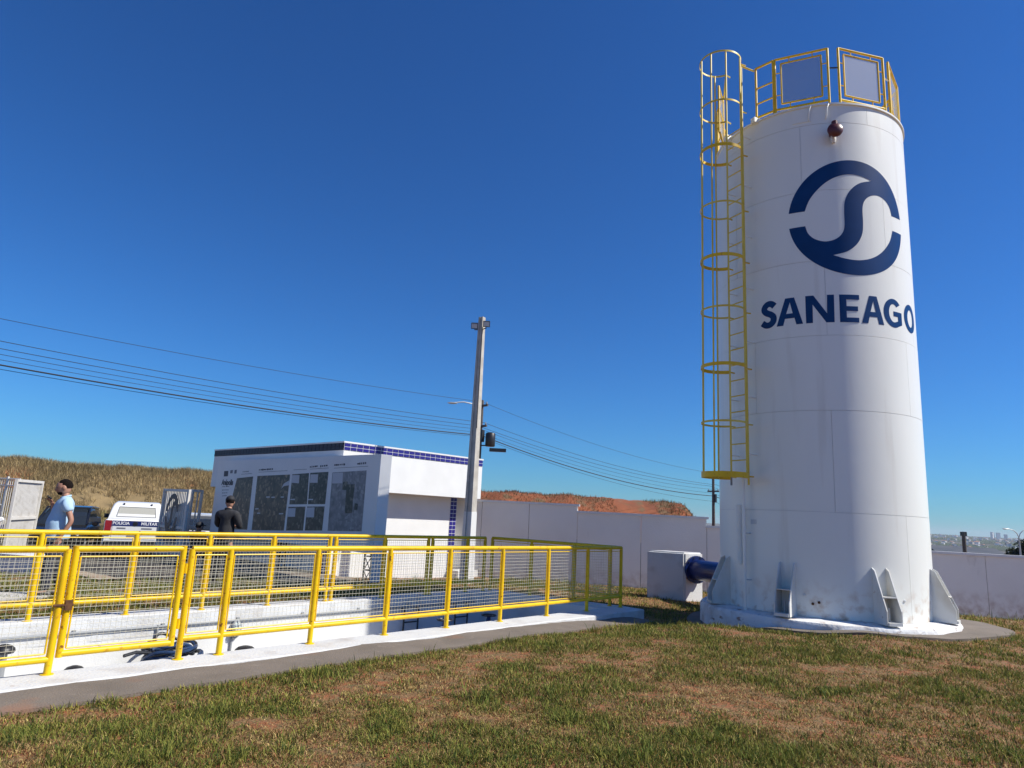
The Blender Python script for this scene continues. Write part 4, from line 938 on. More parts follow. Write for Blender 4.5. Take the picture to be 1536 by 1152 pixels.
# tall dry grass and scrub on the embankment
def bank_grass(n, a0, a1, b0, b1, h0, h1, pal, dens_thr, wd_):
    a = rng.uniform(a0, a1, n); b_ = rng.uniform(b0, b1, n)
    ok = fbm(a*EL*.16+7, b_*.30+3, 4) > dens_thr; a, b_ = a[ok], b_[ok]
    x = eb0[0]+ed[0]*a*EL+en[0]*b_; y = eb0[1]+ed[1]*a*EL+en[1]*b_; z = emb_h(a, b_)-.05
    ok = in_frame(x, y, 3., 1.7)
    for px_, dp in ((150,45.5),(160,44.5),(290,48.5),(275,48),(30,44),(225,46.5)):                        # bare red patches where the bank has slipped
        c_ = at(px_, dp); ca_ = ((c_-eb0)@ed)/EL; cb_ = -3.4
        ok &= ((a-ca_)*EL/1.3)**2+((b_-cb_+.6*(a-ca_)*EL)/.8)**2+2.6*(fbm(x*1.6, y*1.6)-.5)+.5*rng.random(len(a)) > (.9 if px_ > 100 else -.4)
    x, y, z, a, b_ = x[ok], y[ok], z[ok], a[ok], b_[ok]
    m = len(x); w_ = fbm(a*EL*.35, b_*.5, 3)[:,None]; w_ = np.clip((w_-.3)*2.5, 0, 1)
    c = np.array(pal[0])*(1-w_)+np.array(pal[1])*w_; pick = rng.random(m) < .3; c[pick] = np.array(pal[2])
    c = c*rng.uniform(.55, 1.25, (m, 1))
    return x, y, z, rng.uniform(h0, h1, m), rng.uniform(.6, 1.5, m)*wd_, rng.uniform(.15, .85, m), rng.uniform(0, 6.28, m), c
dry = [(.50,.37,.18), (.30,.23,.11), (.19,.14,.075)]
tan = [(.52,.42,.19), (.36,.32,.12), (.26,.23,.09)]
L1 = bank_grass(110000, .0, .62, -4.6, 3.5, .22, .60, dry, .27, .022)
L2 = bank_grass(90000, .0, .62, -9., -4.4, .2, .55, tan, .36, .022)
L3 = bank_grass(26000, .60, 1., -7.5, 2.5, .08, .32, [(.30,.16,.07),(.24,.09,.04),(.12,.09,.04)], .46, .03)
L4 = bank_grass(1500, .93, .995, -6, 2.0, .1, .45, [(.30,.22,.10),(.22,.17,.07),(.12,.13,.05)], .3, .035)
bg_ = blade_mesh('dry_grass', *[np.concatenate([L1[i], L2[i], L3[i], L4[i]]) for i in range(8)]); bg_['kind'] = 'stuff'
# verge grass between the gate and the embankment
n = 26000; x = rng.uniform(-30, -6, n); y = rng.uniform(24, 40, n); ok = (fbm(x*.35+2, y*.35, 4) > .47) & in_frame(x, y, 0.); x, y = x[ok], y[ok]
r_ = np.hypot(x, y); z = np.interp(r_, [0,26,45,80], [-.5,-.5,-.8,-3])-.05
c = np.where(rng.random((len(x),1)) < .5, np.array(tan[0]), np.array(tan[1]))*rng.uniform(.6, 1.2, (len(x),1))
vg = blade_mesh('verge_grass', x, y, z, rng.uniform(.15,.5,len(x)), rng.uniform(.02,.05,len(x)), rng.uniform(.1,.7,len(x)), rng.uniform(0,6.28,len(x)), c); vg['kind'] = 'stuff'

# ------------------------------------------------------------------ drive and pale edging on the left
def drapex(name, pa, pb, m, lift): return drape(name, pa, pb, m, lift=lift, n=50, k=10)
drapex('driveway', [B(-1.52,1.0)[:2], B(-1.52,12.5)[:2]], [B(-4.4,1.0)[:2], B(-4.6,12.5)[:2]], M['asphalt'], .03)
M['tan_edge'] = mat('dusty_concrete', (.36,.27,.18), .9, (.28,.20,.13), 5, bump=.3)
drapex('path', [B(-4.42,.6)[:2], B(-4.62,12.5)[:2]], [B(-4.85,.6)[:2], B(-5.1,12.5)[:2]], M['tan_edge'], .045)
k0 = on_z(-30, 856, -.12)[:2]; k1 = on_z(62, 862, -.10)[:2]; dk_ = np.array([-.55,.83])*.9
o = MB(); o.prism([tuple(k0), tuple(k1), tuple(k1+dk_), tuple(k0+dk_)], -.4, .26); ob = o.build('low_wall', M['white'], None); tag(ob, 'low white plinth wall in the grass behind the standing man', 'wall')
f0 = [on_z(-60, 905, 0)[:2], on_z(30, 902, 0)[:2], on_z(70, 899, 0)[:2]]; f1 = [on_z(-60, 892, 0)[:2], on_z(30, 893, 0)[:2], on_z(70, 894, 0)[:2]]
drapex('path', f0, f1, mat('pale_slab', (.55,.52,.48), .85, (.45,.42,.38), 5), .04)

# ------------------------------------------------------------------ gates and palisade at the street
M['gate_white'] = layered('gate_paint', (.66,.63,.58), [((.50,.46,.40), 4, .5, .8, (1,1,1), 5)], rough=.5)
M['gate_grey'] = mat('gate_grey', (.30,.30,.31), .5)
def slat_gate(name, label, pa, pb, z0, z1, slat=.055, gap=.03, m='gate_white', frame='gate_white', stile=.07):
    pa, pb = np.array(pa, float), np.array(pb, float); L = np.linalg.norm(pb-pa); d = (pb-pa)/L; nn = np.array([-d[1], d[0]])
    g_ = thing(name, label, 'gate', (*((pa+pb)/2), z0))
    for p_ in (pa+d*stile/2, pb-d*stile/2): b = MB(); b.obox((*p_, (z0+z1)/2), np.r_[d,0]*stile/2, np.r_[nn,0]*.035, (0,0,(z1-z0)/2)); b.build('gate_frame', M[frame], g_)
    for z in (z0+.05, (z0+z1)/2, z1-.04): b = MB(); b.obox((*((pa+pb)/2), z), np.r_[d,0]*(L/2-stile), np.r_[nn,0]*.025, (0,0,.04)); b.build('gate_frame', M[frame], g_)
    n = int((L-2*stile)/(slat+gap))
    for i in range(n):
        p_ = pa+d*(stile+(L-2*stile)*(i+.5)/n)
        b = MB(); b.obox((*(p_+nn*.04), (z0+z1)/2), np.r_[d,0]*slat/2, np.r_[nn,0]*.012, (0,0,(z1-z0)/2-.05)); b.build('slat', M[m], g_)
    return g_, pa, pb, d, nn
ga = at(17, 20.2); gb = at(58, 22.2)
slat_gate('street_gate', 'open white slatted gate leaf with a grey edge beside the standing man', ga, gb, -.40, 1.93)
b = MB(); c = ga*.62+gb*.38; 
pa = at(243, 21.3); pb2 = at(282, 20.4)
g2, pa, pb2, d2, n2 = slat_gate('street_gate', 'white slatted gate leaf with a dark S shaped emblem near the police truck', pa, pb2, -.40, 1.88, gap=.035)
fr = n2 if n2@(-pa) > 0 else -n2
L2_ = np.linalg.norm(pb2-pa); cE = (pa+pb2)/2
ex_ = d2 if d2[0] > 0 else -d2
def on_gate(x, y, h): q_ = cE+ex_*(x*.36-.02)+fr*(.056+.006*h); return np.array([q_[0], q_[1], 1.12+y*.62])
decal('gate_emblem', [EMB], mat('dark_grey_emblem', (.06,.06,.065), .5), g2, on_gate, cut=0)
b = MB(); b.obox((*(cE+fr*.06), .42), np.r_[ex_,0]*.30, np.r_[fr,0]*.006, (0,0,.14)); b.build('gate_emblem', mat('grey_emblem', (.16,.16,.17), .5), g2)
pc_ = at(284, 20.9); pd_ = at(301, 21.6)
slat_gate('street_gate', 'narrow white gate leaf left open between the emblem leaf and the man in black', pc_, pd_, -.40, 1.90, slat=.05, gap=.14, frame='gate_white')
pf = [at(-60, 24.5), at(-28, 24.), at(4, 23.5), at(23, 23.2)]
pal_ = thing('palisade_fence', 'white upright bar fence beyond the open gate leaf', 'fence', (*pf[0], -.5))
for a_, c_ in zip(pf[:-1], pf[1:]):
    L = np.linalg.norm(c_-a_); d = (c_-a_)/L
    b = MB(); b.obox((*a_, .75), np.r_[d,0]*.04, (0,.04,0), (0,0,1.3)); b.build('post', M['gate_white'], pal_)
    for z in (-.2, 1.75, 1.98): tube_part('rail', [(*a_, z), (*c_, z)], .022, M['gate_white'], pal_, 6)
    for i in range(int(L/.12)): q_ = a_+d*.12*(i+.5); tube_part('bar', [(*q_, -.3), (*q_, 2.0)], .012, M['gate_white'], pal_, 5)

# ------------------------------------------------------------------ vehicles
def frame_of(loc, head):
    h = R_(head); fx = np.array([math.sin(h), math.cos(h), 0]); fy = np.array([-fx[1], fx[0], 0]); o3 = np.array(loc, float)
    return lambda x, y, z: o3+fx*x+fy*y+np.array([0,0,z])          # x forward, y left
def rrect(w_, z0, z1, r=.08, n=3):
    pts = []
    for cx_, cz_, a0 in ((w_-r, z1-r, 0), (-w_+r, z1-r, 90), (-w_+r, z0+r, 180), (w_-r, z0+r, 270)):
        for a in np.linspace(a0, a0+90, n+1): pts.append((cx_+r*math.cos(R_(a)), cz_+r*math.sin(R_(a))))
    return pts
def loft_x(secs, Q): # secs: (x, half width, z0, z1, r)
    b = MB(); b.loft([[Q(x, y, z) for y, z in rrect(w_, z0, z1, r)] for x, w_, z0, z1, r in secs]); return b
def wheel(Q, x, y, r, parent, s):
    b = MB(); ax = Q(0,1,0)-Q(0,0,0); c = Q(x, y, r)
    b.lathe(c, [(r*.55,-.11),(r*.93,-.11),(r,-.06),(r,.06),(r*.93,.11),(r*.55,.11)], 24, axis=ax); ty = b.build('tyre', M['black'], parent, smooth=True)
    b = MB(); b.lathe(c+ax*s*.06, [(.02,-.02),(r*.56,-.03),(r*.60,.0),(r*.5,.02),(.05,.03)], 18, axis=ax); b.build('rim', M['lamp_grey'], ty, smooth=True)
def pickup(loc, head):
    Q = frame_of(loc, head); o = thing('police_pickup', 'white police pickup truck with a canopy seen from its tailgate', 'truck', loc)
    b = loft_x([(0,.86,.45,1.24,.08),(.05,.91,.42,1.27,.08),(1.5,.93,.40,1.27,.08),(3.6,.93,.40,1.27,.08),(4.6,.91,.42,1.20,.10),(5.1,.82,.46,1.08,.14)], Q); b.build('body', M['car_white'], o, smooth=True)
    b = loft_x([(.06,.83,1.25,1.31,.02),(.26,.78,1.25,1.68,.10),(.48,.75,1.25,1.83,.12),(1.7,.73,1.25,1.87,.12),(1.72,.71,1.25,1.83,.12)], Q); cn = b.build('canopy', M['car_white'], o, smooth=True)
    b = loft_x([(1.75,.76,1.25,1.80,.10),(2.6,.75,1.25,1.82,.12),(3.0,.74,1.25,1.78,.12),(3.75,.82,1.25,1.29,.02)], Q); b.build('cab', M['glass'], o, smooth=True)
    b = loft_x([(1.78,.70,1.77,1.83,.03),(2.6,.71,1.80,1.86,.03),(3.0,.68,1.74,1.80,.03)], Q); b.build('cab_roof', M['car_white'], o, smooth=True)
    def rearp(y, z, lift=.0):                                       # on the sloping rear of the canopy
        x = np.interp(z, [1.29,1.68,1.83], [.06,.26,.48])-lift; return Q(x, y, z)
    b = MB(); b.add([rearp(-.58,1.38,.006),rearp(.58,1.38,.006),rearp(.53,1.68,.006),rearp(-.53,1.68,.006)], [(0,1,2,3)]); b.build('rear_window', mat('glass_painted_reflection', (.42,.41,.36), .25), cn)  # pale beige colour stands in for a reflection in the glass
    b = MB()
    for p_, q_ in (((-.59,1.37),(.59,1.37)),((.59,1.37),(.54,1.69)),((.54,1.69),(-.54,1.69)),((-.54,1.69),(-.59,1.37))): b.tube([rearp(*p_,.008),rearp(*q_,.008)], .014, 6)
    b.build('window_seal', mat('grey_seal', (.22,.22,.22), .6), cn)
    for s in (-.42,.42): b = MB(); b.obox(rearp(s,1.79,.02), (Q(.05,0,0)-Q(0,0,0)), (Q(0,.022,0)-Q(0,0,0)), (0,0,.03)); b.build('canopy_hinge', M['black'], cn)
    b = MB(); b.obox(Q(-.003,0,.93), Q(.01,0,0)-Q(0,0,0), Q(0,.66,0)-Q(0,0,0), (0,0,.30)); tg_ = b.build('tailgate', M['car_white'], o)
    b = MB(); b.obox(Q(-.016,0,1.15), Q(.005,0,0)-Q(0,0,0), Q(0,.68,0)-Q(0,0,0), (0,0,.085)); b.build('blue_band', M['car_blue'], tg_)
    ex3 = Q(0,-1,0)-Q(0,0,0); wt = mat('white_lettering', (.75,.75,.76), .5)
    text_part('lettering', 'POLÍCIA', .135, Q(-.023,.42,1.15), ex3, (0,0,1), wt, tg_, .004); text_part('lettering', 'MILITAR', .135, Q(-.023,-.42,1.15), ex3, (0,0,1), wt, tg_, .004)
    b = MB(); b.lathe(Q(-.02,0,1.14), [(.08,0),(.075,.006),(.01,.007)], 16, axis=Q(-1,0,0)-Q(0,0,0)); b.build('badge', M['black'], tg_)
    for y_, w_ in ((.4,.13),(-.36,.16)): b = MB(); b.obox(Q(-.017,y_,.99), Q(.003,0,0)-Q(0,0,0), Q(0,w_,0)-Q(0,0,0), (0,0,.022)); b.build('decal_strip', mat('grey_print', (.2,.2,.22), .5), tg_)
    b = MB(); b.obox(Q(-.02,0,.78), Q(.006,0,0)-Q(0,0,0), Q(0,.2,0)-Q(0,0,0), (0,0,.065)); b.build('number_plate', M['gate_grey'], tg_)
    for s in (-1,1): b = MB(); b.obox(Q(.02,s*.79,1.0), Q(.05,0,0)-Q(0,0,0), Q(0,.095,0)-Q(0,0,0), (0,0,.24)); b.build('tail_light', M['red_lamp'], o)
    b = loft_x([(-.13,.80,.40,.56,.04),(-.02,.86,.38,.57,.04)], Q); b.build('bumper', M['black'], o, smooth=True)
    for x_ in (1.0, 4.15):
        for s in (-1,1): wheel(Q, x_, s*.80, .38, o, s)
    for s in (-1,1): b = MB(); b.obox(Q(3.3,s*1.0,1.30), Q(.06,0,0)-Q(0,0,0), Q(0,.09,0)-Q(0,0,0), (0,0,.08)); b.build('mirror', M['black'], o)
    return o
def car(name, label, loc, head, paint, h=1.6, L=4.2, stripe=None):
    Q = frame_of(loc, head); o = thing(name, label, 'car', loc)
    b = loft_x([(-L/2,.72,.42,.90,.14),(-L/2+.2,.84,.34,1.0,.12),(-.5,.87,.30,1.02,.12),(.6,.87,.30,1.0,.12),(1.2,.86,.30,.95,.14),(L/2-.3,.80,.32,.84,.16),(L/2,.62,.38,.70,.14)], Q); b.build('body', paint, o, smooth=True)
    b = loft_x([(-L/2+.25,.72,.95,1.05,.04),(-L/2+.65,.68,.95,h-.10,.12),(-.2,.66,.95,h-.04,.14),(.25,.64,.95,h-.08,.14),(1.1,.74,.93,1.0,.03)], Q); gl = b.build('windows', M['glass'], o, smooth=True)
    b = loft_x([(-L/2+.6,.64,h-.13,h-.06,.03),(-.2,.64,h-.06,h,.03),(.28,.60,h-.10,h-.04,.03)], Q); b.build('roof', paint, o, smooth=True)
    for s in (-1,1):
        b = MB(); b.tube([Q(1.08,s*.73,1.0),Q(.25,s*.63,h-.07)], .04, 6); b.build('pillar', paint, o, smooth=True)
        c = Q(L/2-.18,s*.58,.72); ax = Q(1,s*.3,0)-Q(0,0,0); b = MB(); b.lathe(c, [(.01,-.05),(.12,-.04),(.12,.04),(.09,.075),(.01,.085)], 16, axis=ax); b.build('headlight', M['lens'], o, smooth=True)
        b = MB(); b.loft([[Q(.85+dx,s*(.92+.12*t_),1.05)+np.array([0,0,w_*math.sin(a)])+(Q(0,w_*1.3*math.cos(a),0)-Q(0,0,0)) for a in np.linspace(0,6.28,11)[:-1]] for dx, w_, t_ in ((-.06,.05,0.2),(.0,.085,.2),(.05,.06,.2))]); b.build('mirror', paint, o, smooth=True)
        for x_ in (-L/2+.75, L/2-.85): wheel(Q, x_, s*.76, .31, o, s)
        if stripe: b = MB(); b.obox(Q(.0,s*.873,.68), Q(1.3,0,0)-Q(0,0,0), Q(0,.004,0)-Q(0,0,0), (0,0,.13)); b.build('blue_band', stripe, o)
    b = MB(); b.obox(Q(L/2-.05,0,.48), Q(.05,0,0)-Q(0,0,0), Q(0,.45,0)-Q(0,0,0), (0,0,.09)); b.build('grille', M['black'], o)
    if stripe: b = MB(); b.obox(Q(1.45,0,.93), Q(.35,0,0)-Q(0,0,0), Q(0,.5,0)-Q(0,0,0), (0,0,.012)); b.build('bonnet_panel', stripe, o)
    return o
p_ = at(207, 23.3); pickup((*p_, -.47), -28)
p_ = at(107, 24.0); car('parked_car', 'black parked car facing the pit behind the man in blue', (*p_, -.45), 158, M['car_black'], 1.62)
p_ = at(-42, 23.5); car('police_car', 'white and blue police car parked beyond the palisade fence', (*p_, -.45), 150, M['car_white'], 1.58, stripe=M['car_blue'])
p_ = at(300, 25.5); car('police_car', 'white police car half hidden behind the narrow gate leaf', (*p_, -.45), 165, M['car_white'], 1.55, stripe=M['car_blue'])

# ------------------------------------------------------------------ people
def skin_mesh(name, chains, m, parent=None, sub=2, blend=None):
    """chains: list of lists of (point, radius or (rx,ry)); chains that start with an existing key join it"""
    bm = bmesh.new(); ly = bm.verts.layers.skin.verify(); keys = {}; first = True
    for ch in chains:
        prev = None
        for k, p_, r in ch:
            if k in keys: v_ = keys[k]
            else:
                v_ = bm.verts.new(Vector(p_)); keys[k] = v_; s = v_[ly]; s.radius = r if isinstance(r, tuple) else (r, r)
                s.use_root = first; first = False
            if prev is not None and prev is not v_: bm.edges.new((prev, v_))
            prev = v_
    me = bpy.data.meshes.new(name); bm.to_mesh(me); bm.free()
    o = bpy.data.objects.new(name, me); COL.objects.link(o)
    sk = o.modifiers.new('skin', 'SKIN'); sk.use_smooth_shade = True; sk.branch_smoothing = .6
    sb = o.modifiers.new('sub', 'SUBSURF'); sb.levels = sub; sb.render_levels = sub
    dg = bpy.context.evaluated_depsgraph_get(); m2 = bpy.data.meshes.new_from_object(o.evaluated_get(dg)); bpy.data.objects.remove(o)
    m2.name = name; m2.materials.clear(); m2.materials.append(m); m2.polygons.foreach_set('use_smooth', [True]*len(m2.polygons))
    o = bpy.data.objects.new(name, m2); COL.objects.link(o)
    if parent: o.parent = parent
    return o
def ball(Q, c, r, prof=None, nu=20, nv=14, f=None):
    """deformed sphere in body axes; f(dir)->scale"""
    b = MB(); rings = []
    for i in range(nv+1):
        ph = -math.pi/2+math.pi*(i+.02*(i == 0)-.02*(i == nv))/nv; ring_ = []
        for j in range(nu):
            a = 2*math.pi*j/nu; d = np.array([math.cos(ph)*math.cos(a), math.cos(ph)*math.sin(a), math.sin(ph)])
            k = f(d) if f else 1.; ring_.append(Q(*(np.array(c)+d*np.array(r)*k)))
        rings.append(ring_)
    b.loft(rings); return b
def person(name, label, loc, head, pose, hair_m, top_m, leg_m, cap=None, belly=0., sleeve='short', head_yaw=0., head_pitch=0.):
    o = thing(name, label, 'person', loc)
    h = R_(head); fx = np.array([math.sin(h), math.cos(h), 0]); fy = np.array([-fx[1], fx[0], 0])
    Q = lambda x, y, z: np.array([fx[0]*x+fy[0]*y, fx[1]*x+fy[1]*y, z])
    J = dict(hipL=(0,.10,.93), hipR=(0,-.10,.93), kneeL=(.03,.12,.50), kneeR=(.05,-.11,.50), ankL=(-.02,.13,.09), ankR=(.02,-.12,.09),
             shL=(-.02,.19,1.46), shR=(-.02,-.19,1.46), elL=(-.08,.26,1.17), elR=(-.08,-.26,1.17), wrL=(.02,.25,.92), wrR=(.02,-.25,.92))
    J.update(pose); q = {k: Q(*v) for k, v in J.items()}
    body = []
    # the continuous body: trunk, neck, limbs and hands with fingers
    body.append([('pel',Q(0,0,.95),(.12,.15)),('wai',Q(.01,0,1.10),(.11,.14)),('che',Q(0,0,1.30),(.12,.16)),('nb',Q(-.02,0,1.47),(.08,.10)),('neck',Q(-.01,0,1.54),.058),('hb',Q(.01,0,1.62),.062)])
    for s in 'LR':
        body.append([('pel',None,None),('hip'+s,q['hip'+s],.085),('knee'+s,q['knee'+s],.06),('ank'+s,q['ank'+s],.042),('foot'+s,q['ank'+s]+Q(.12,0,-.05),.038)])
        body.append([('nb',None,None),('sh'+s,q['sh'+s],.050),('el'+s,q['el'+s],.043),('wr'+s,q['wr'+s],.030)])
        d = q['wr'+s]-q['el'+s]; d /= np.linalg.norm(d); hd = pose.get('hand'+s); hdv = Q(*hd) if hd else d; hdv = hdv/np.linalg.norm(hdv)
        sd = np.cross(hdv, Q(0,0,1)) if abs(hdv[2]) < .9 else Q(1,0,0); sd = sd/np.linalg.norm(sd); up = np.cross(sd, hdv)
        pm = q['wr'+s]+hdv*.055; body.append([('wr'+s,None,None),('pm'+s,pm,(.034,.022))])
        for k, (off, ln) in enumerate(((-.030,.065),(-.010,.078),(.010,.075),(.029,.058))):
            p0 = pm+sd*off+hdv*.03; p1 = p0+hdv*ln*.5-up*.012; p2 = p1+hdv*ln*.4-up*.03
            body.append([('pm'+s,None,None),(f'f{s}{k}a',p0,.010),(f'f{s}{k}b',p1,.009),(f'f{s}{k}c',p2,.007)])
        t0 = pm-hdv*.02+sd*(-.036); body.append([('pm'+s,None,None),(f't{s}a',t0,.011),(f't{s}b',t0+hdv*.03-sd*.012-up*.012,.009)])
    fix = []
    for ch in body: fix.append([(k, tuple(p_) if p_ is not None else (0,0,0), r if r is not None else .05) for k, p_, r in ch])
    bd = skin_mesh('body', fix, M['skin'], o, 2)
    # head, part of the body, turned with the gaze
    hy, hp = R_(head_yaw), R_(head_pitch)
    def QH(x, y, z):
        z = z-1.60; x, z = x*math.cos(hp)+z*math.sin(hp), z*math.cos(hp)-x*math.sin(hp); x, y = x*math.cos(hy)-y*math.sin(hy), x*math.sin(hy)+y*math.cos(hy); return Q(x+.01, y, z+1.60)
    def hs(d):
        k = 1.
        if d[0] > .3 and -.75 < d[2] < .1: k *= 1-.06*abs(d[1])
        k += .22*math.exp(-((d[1]/.13)**2+((d[2]+.12)/.16)**2))*(d[0] > 0)      # nose
        k += .05*math.exp(-((d[1]/.35)**2+((d[2]+.75)/.16)**2))*(d[0] > 0)      # chin
        k -= .06*math.exp(-(((abs(d[1])-.42)/.16)**2+((d[2]-.08)/.12)**2))*(d[0] > 0)  # eye sockets
        return k
    hd_ = ball(QH, (.015,0,1.69), (.105,.078,.125), f=hs, nu=36, nv=26).build('head', M['skin'], bd, smooth=True, org=(0,0,0), angle=80)
    for s in (-1,1):
        ball(QH, (.0,s*.080,1.685), (.028,.012,.035), nu=10, nv=8).build('ear', M['skin'], hd_, smooth=True, org=(0,0,0), angle=80)
        ball(QH, (.100,s*.034,1.700), (.012,.016,.010), nu=8, nv=6).build('eye', M['black'], hd_, smooth=True, org=(0,0,0), angle=80)
    ball(QH, (.112,0,1.635), (.010,.026,.008), nu=8, nv=6).build('mouth', mat('lips', (.25,.09,.07), .5), hd_, smooth=True, org=(0,0,0), angle=80)
    def hair_f(d):
        return 1.+.03*vnoise(np.array([d[0]*6+9]), np.array([d[1]*6+d[2]*5+3]))[0] if (d[2] > .52-.75*(d[0] < .25)*(1 if d[0] < -.02 else .42) or (d[0] < -.35 and d[2] > -.30)) else .86
    ball(QH, (-.004,0,1.708), (.108,.083,.117), f=hair_f, nu=32, nv=22).build('hair', hair_m, hd_, smooth=True, org=(0,0,0), angle=80)
    if cap is None:
        ball(QH, (.034,0,1.634), (.080,.064,.062), f=lambda d: 1. if (d[2] < -.05 and d[0] > -.1) else .6, nu=24, nv=16).build('beard', hair_m, hd_, smooth=True, org=(0,0,0), angle=80)
    else:
        cp = ball(QH, (.0,0,1.735), (.122,.094,.10), f=lambda d: 1. if d[2] > -.1 else .85, nu=24, nv=14).build('cap', cap, hd_, smooth=True, org=(0,0,0), angle=80)
        b = MB(); b.loft([[QH(.08+.12*t_, y_*(1-.35*t_*t_), z_+1.735-.02*t_) for y_, z_ in ((-.085,0),(.085,0),(.085,.012),(-.085,.012))] for t_ in (0,.5,1)]); b.build('cap_peak', cap, cp, org=(0,0,0))
    # clothes
    sl = .55 if sleeve == 'short' else 1.
    ch = [[('a',Q(.01,0,.86),(.185,.205)),('a2',Q(.01,0,.90),(.175,.20)),('b',Q(.01+belly*.4,0,1.05),(.165+belly*.5,.195)),('b2',Q(.012+belly*.4,0,1.18),(.160+belly*.4,.19)),('c',Q(.0,0,1.34),(.165,.20)),('d',Q(-.02,0,1.465),(.125,.16)),('e',Q(-.012,0,1.555),(.066,.07))]]
    for s in 'LR':
        e1 = q['sh'+s]*(1-sl)+q['el'+s]*sl; l_ = [('d',(0,0,0),.1),('s'+s,tuple(q['sh'+s]),.100),('m'+s,tuple(q['sh'+s]*(1-sl*.55)+q['el'+s]*sl*.55),.086),('k'+s,tuple(e1*1.0),.080 if sleeve == 'short' else .058)]
        if sleeve == 'long': l_.append(('w'+s,tuple(q['wr'+s]*.95+q['el'+s]*.05),.045))
        ch.append(l_)
    ch = [[(k, tuple(p_), r) for k, p_, r in c_] for c_ in ch]
    sh = skin_mesh('shirt', ch, top_m, o, 2); sh.data.name = 'shirt'
    md = sh.modifiers.new('fold', 'DISPLACE'); tx_ = bpy.data.textures.new('folds', 'CLOUDS'); tx_.noise_scale = .11; md.texture = tx_; md.strength = .03; md.mid_level = .5
    b = MB(); b.tube([Q(.06*math.cos(a)-.008, .07*math.sin(a), 1.545+.02*math.cos(a+3.14)) for a in np.linspace(0,6.28,17)[:-1]], .016, 8, closed=True); b.build('collar', top_m, sh, smooth=True, org=(0,0,0))
    ch = [[('p',Q(0,0,.97),(.14,.175)),('q',Q(0,0,.86),(.13,.17))]]
    for s in 'LR':
        ch.append([('q',(0,0,0),.1),('h'+s,tuple(q['hip'+s]*.85+q['knee'+s]*.15),.105),('k'+s,tuple(q['knee'+s]),.078),('a'+s,tuple(q['ank'+s]+np.array([0,0,.0])),.066)])
    ch = [[(k, tuple(p_), r) for k, p_, r in c_] for c_ in ch]
    tr = skin_mesh('trousers', ch, leg_m, o, 2)
    md = tr.modifiers.new('fold', 'DISPLACE'); md.texture = tx_; md.strength = .025; md.mid_level = .5
    for s in 'LR':
        a_ = q['ank'+s]; b = MB()
        b.loft([[np.array(a_)*np.array([1,1,0])+Q(x_, w_*math.cos(t_), max(0.004, .05*hh+.05*hh*math.sin(t_))) for t_ in np.linspace(0,6.28,13)[:-1]] for x_, w_, hh in ((-.09,.03,.7),(-.06,.042,1.),(.03,.048,1.05),(.12,.05,.75),(.18,.04,.6),(.20,.02,.5))]); b.build('shoe', M['shoe'], o, smooth=True, org=(0,0,0))
    return o, Q
ml = on_z(72, 895, 0.)[:2]; ml = np.array([ml[0], ml[1]]); mz = gz_(*ml)
man, Qm = person('person', 'man in a light blue short sleeved shirt speaking into a phone', (*ml, mz), 236, dict(
    elR=(.09,-.24,1.19), wrR=(.15,-.07,1.40), handR=(.30,.25,.6), elL=(-.13,.25,1.17), wrL=(-.02,.25,.93), ankL=(.06,.12,.09), kneeL=(.08,.12,.50), ankR=(-.14,-.10,.09), kneeR=(-.03,-.11,.50)),
    M['hair'], M['shirt'], M['jeans'], belly=.05, head_yaw=-6, head_pitch=12)
ph = thing('mobile_phone', 'small dark phone held up to the mouth of the man in blue', 'phone', np.array([*ml, mz])+Qm(.205,-.03,1.505))
b = MB(); c = np.array([*ml, mz])+Qm(.205,-.03,1.505); b.obox(c, Qm(.012,.065,.03)*.9, Qm(.03,-.01,.02), Qm(-.003,-.002,.004)); ps = b.build('phone_case', M['black_metal'], ph)
b = MB(); b.obox(c-Qm(.004,.003,-.005)*1.2, Qm(.011,.058,.027)*.9, Qm(.026,-.009,.017), Qm(-.0008,-.0005,.001)); b.build('phone_screen', M['glass'], ps)
m2 = on_z(329, 876, -.08)[:2]
person('person', 'man in black with a dark cap seen from behind before the display board', (*m2, gz_(*m2)), 8, dict(elL=(.06,.27,1.20), wrL=(.22,.10,1.22), elR=(.04,-.27,1.20), wrR=(.20,-.12,1.20)),
    M['hair'], M['dark_cloth'], M['dark_cloth'], cap=mat('black_cap', (.02,.02,.024), .8), sleeve='long', head_yaw=35, head_pitch=8)
m3 = on_z(304, 868, -.25)[:2]; m3 = at(303, 19.0)
person('person', 'person in black crouched beside the narrow gate leaf', (*m3, gz_(*m3)-.62), 20, dict(ankL=(-.25,.14,.71), ankR=(.12,-.14,.71), kneeL=(.28,.14,.86), kneeR=(.34,-.14,1.05), wrL=(.35,.1,1.05), wrR=(.35,-.1,1.05), elL=(.1,.26,1.18), elR=(.1,-.26,1.18)),
    M['hair'], M['dark_cloth'], M['dark_cloth'], cap=mat('black_cap', (.02,.02,.024), .8), sleeve='long')

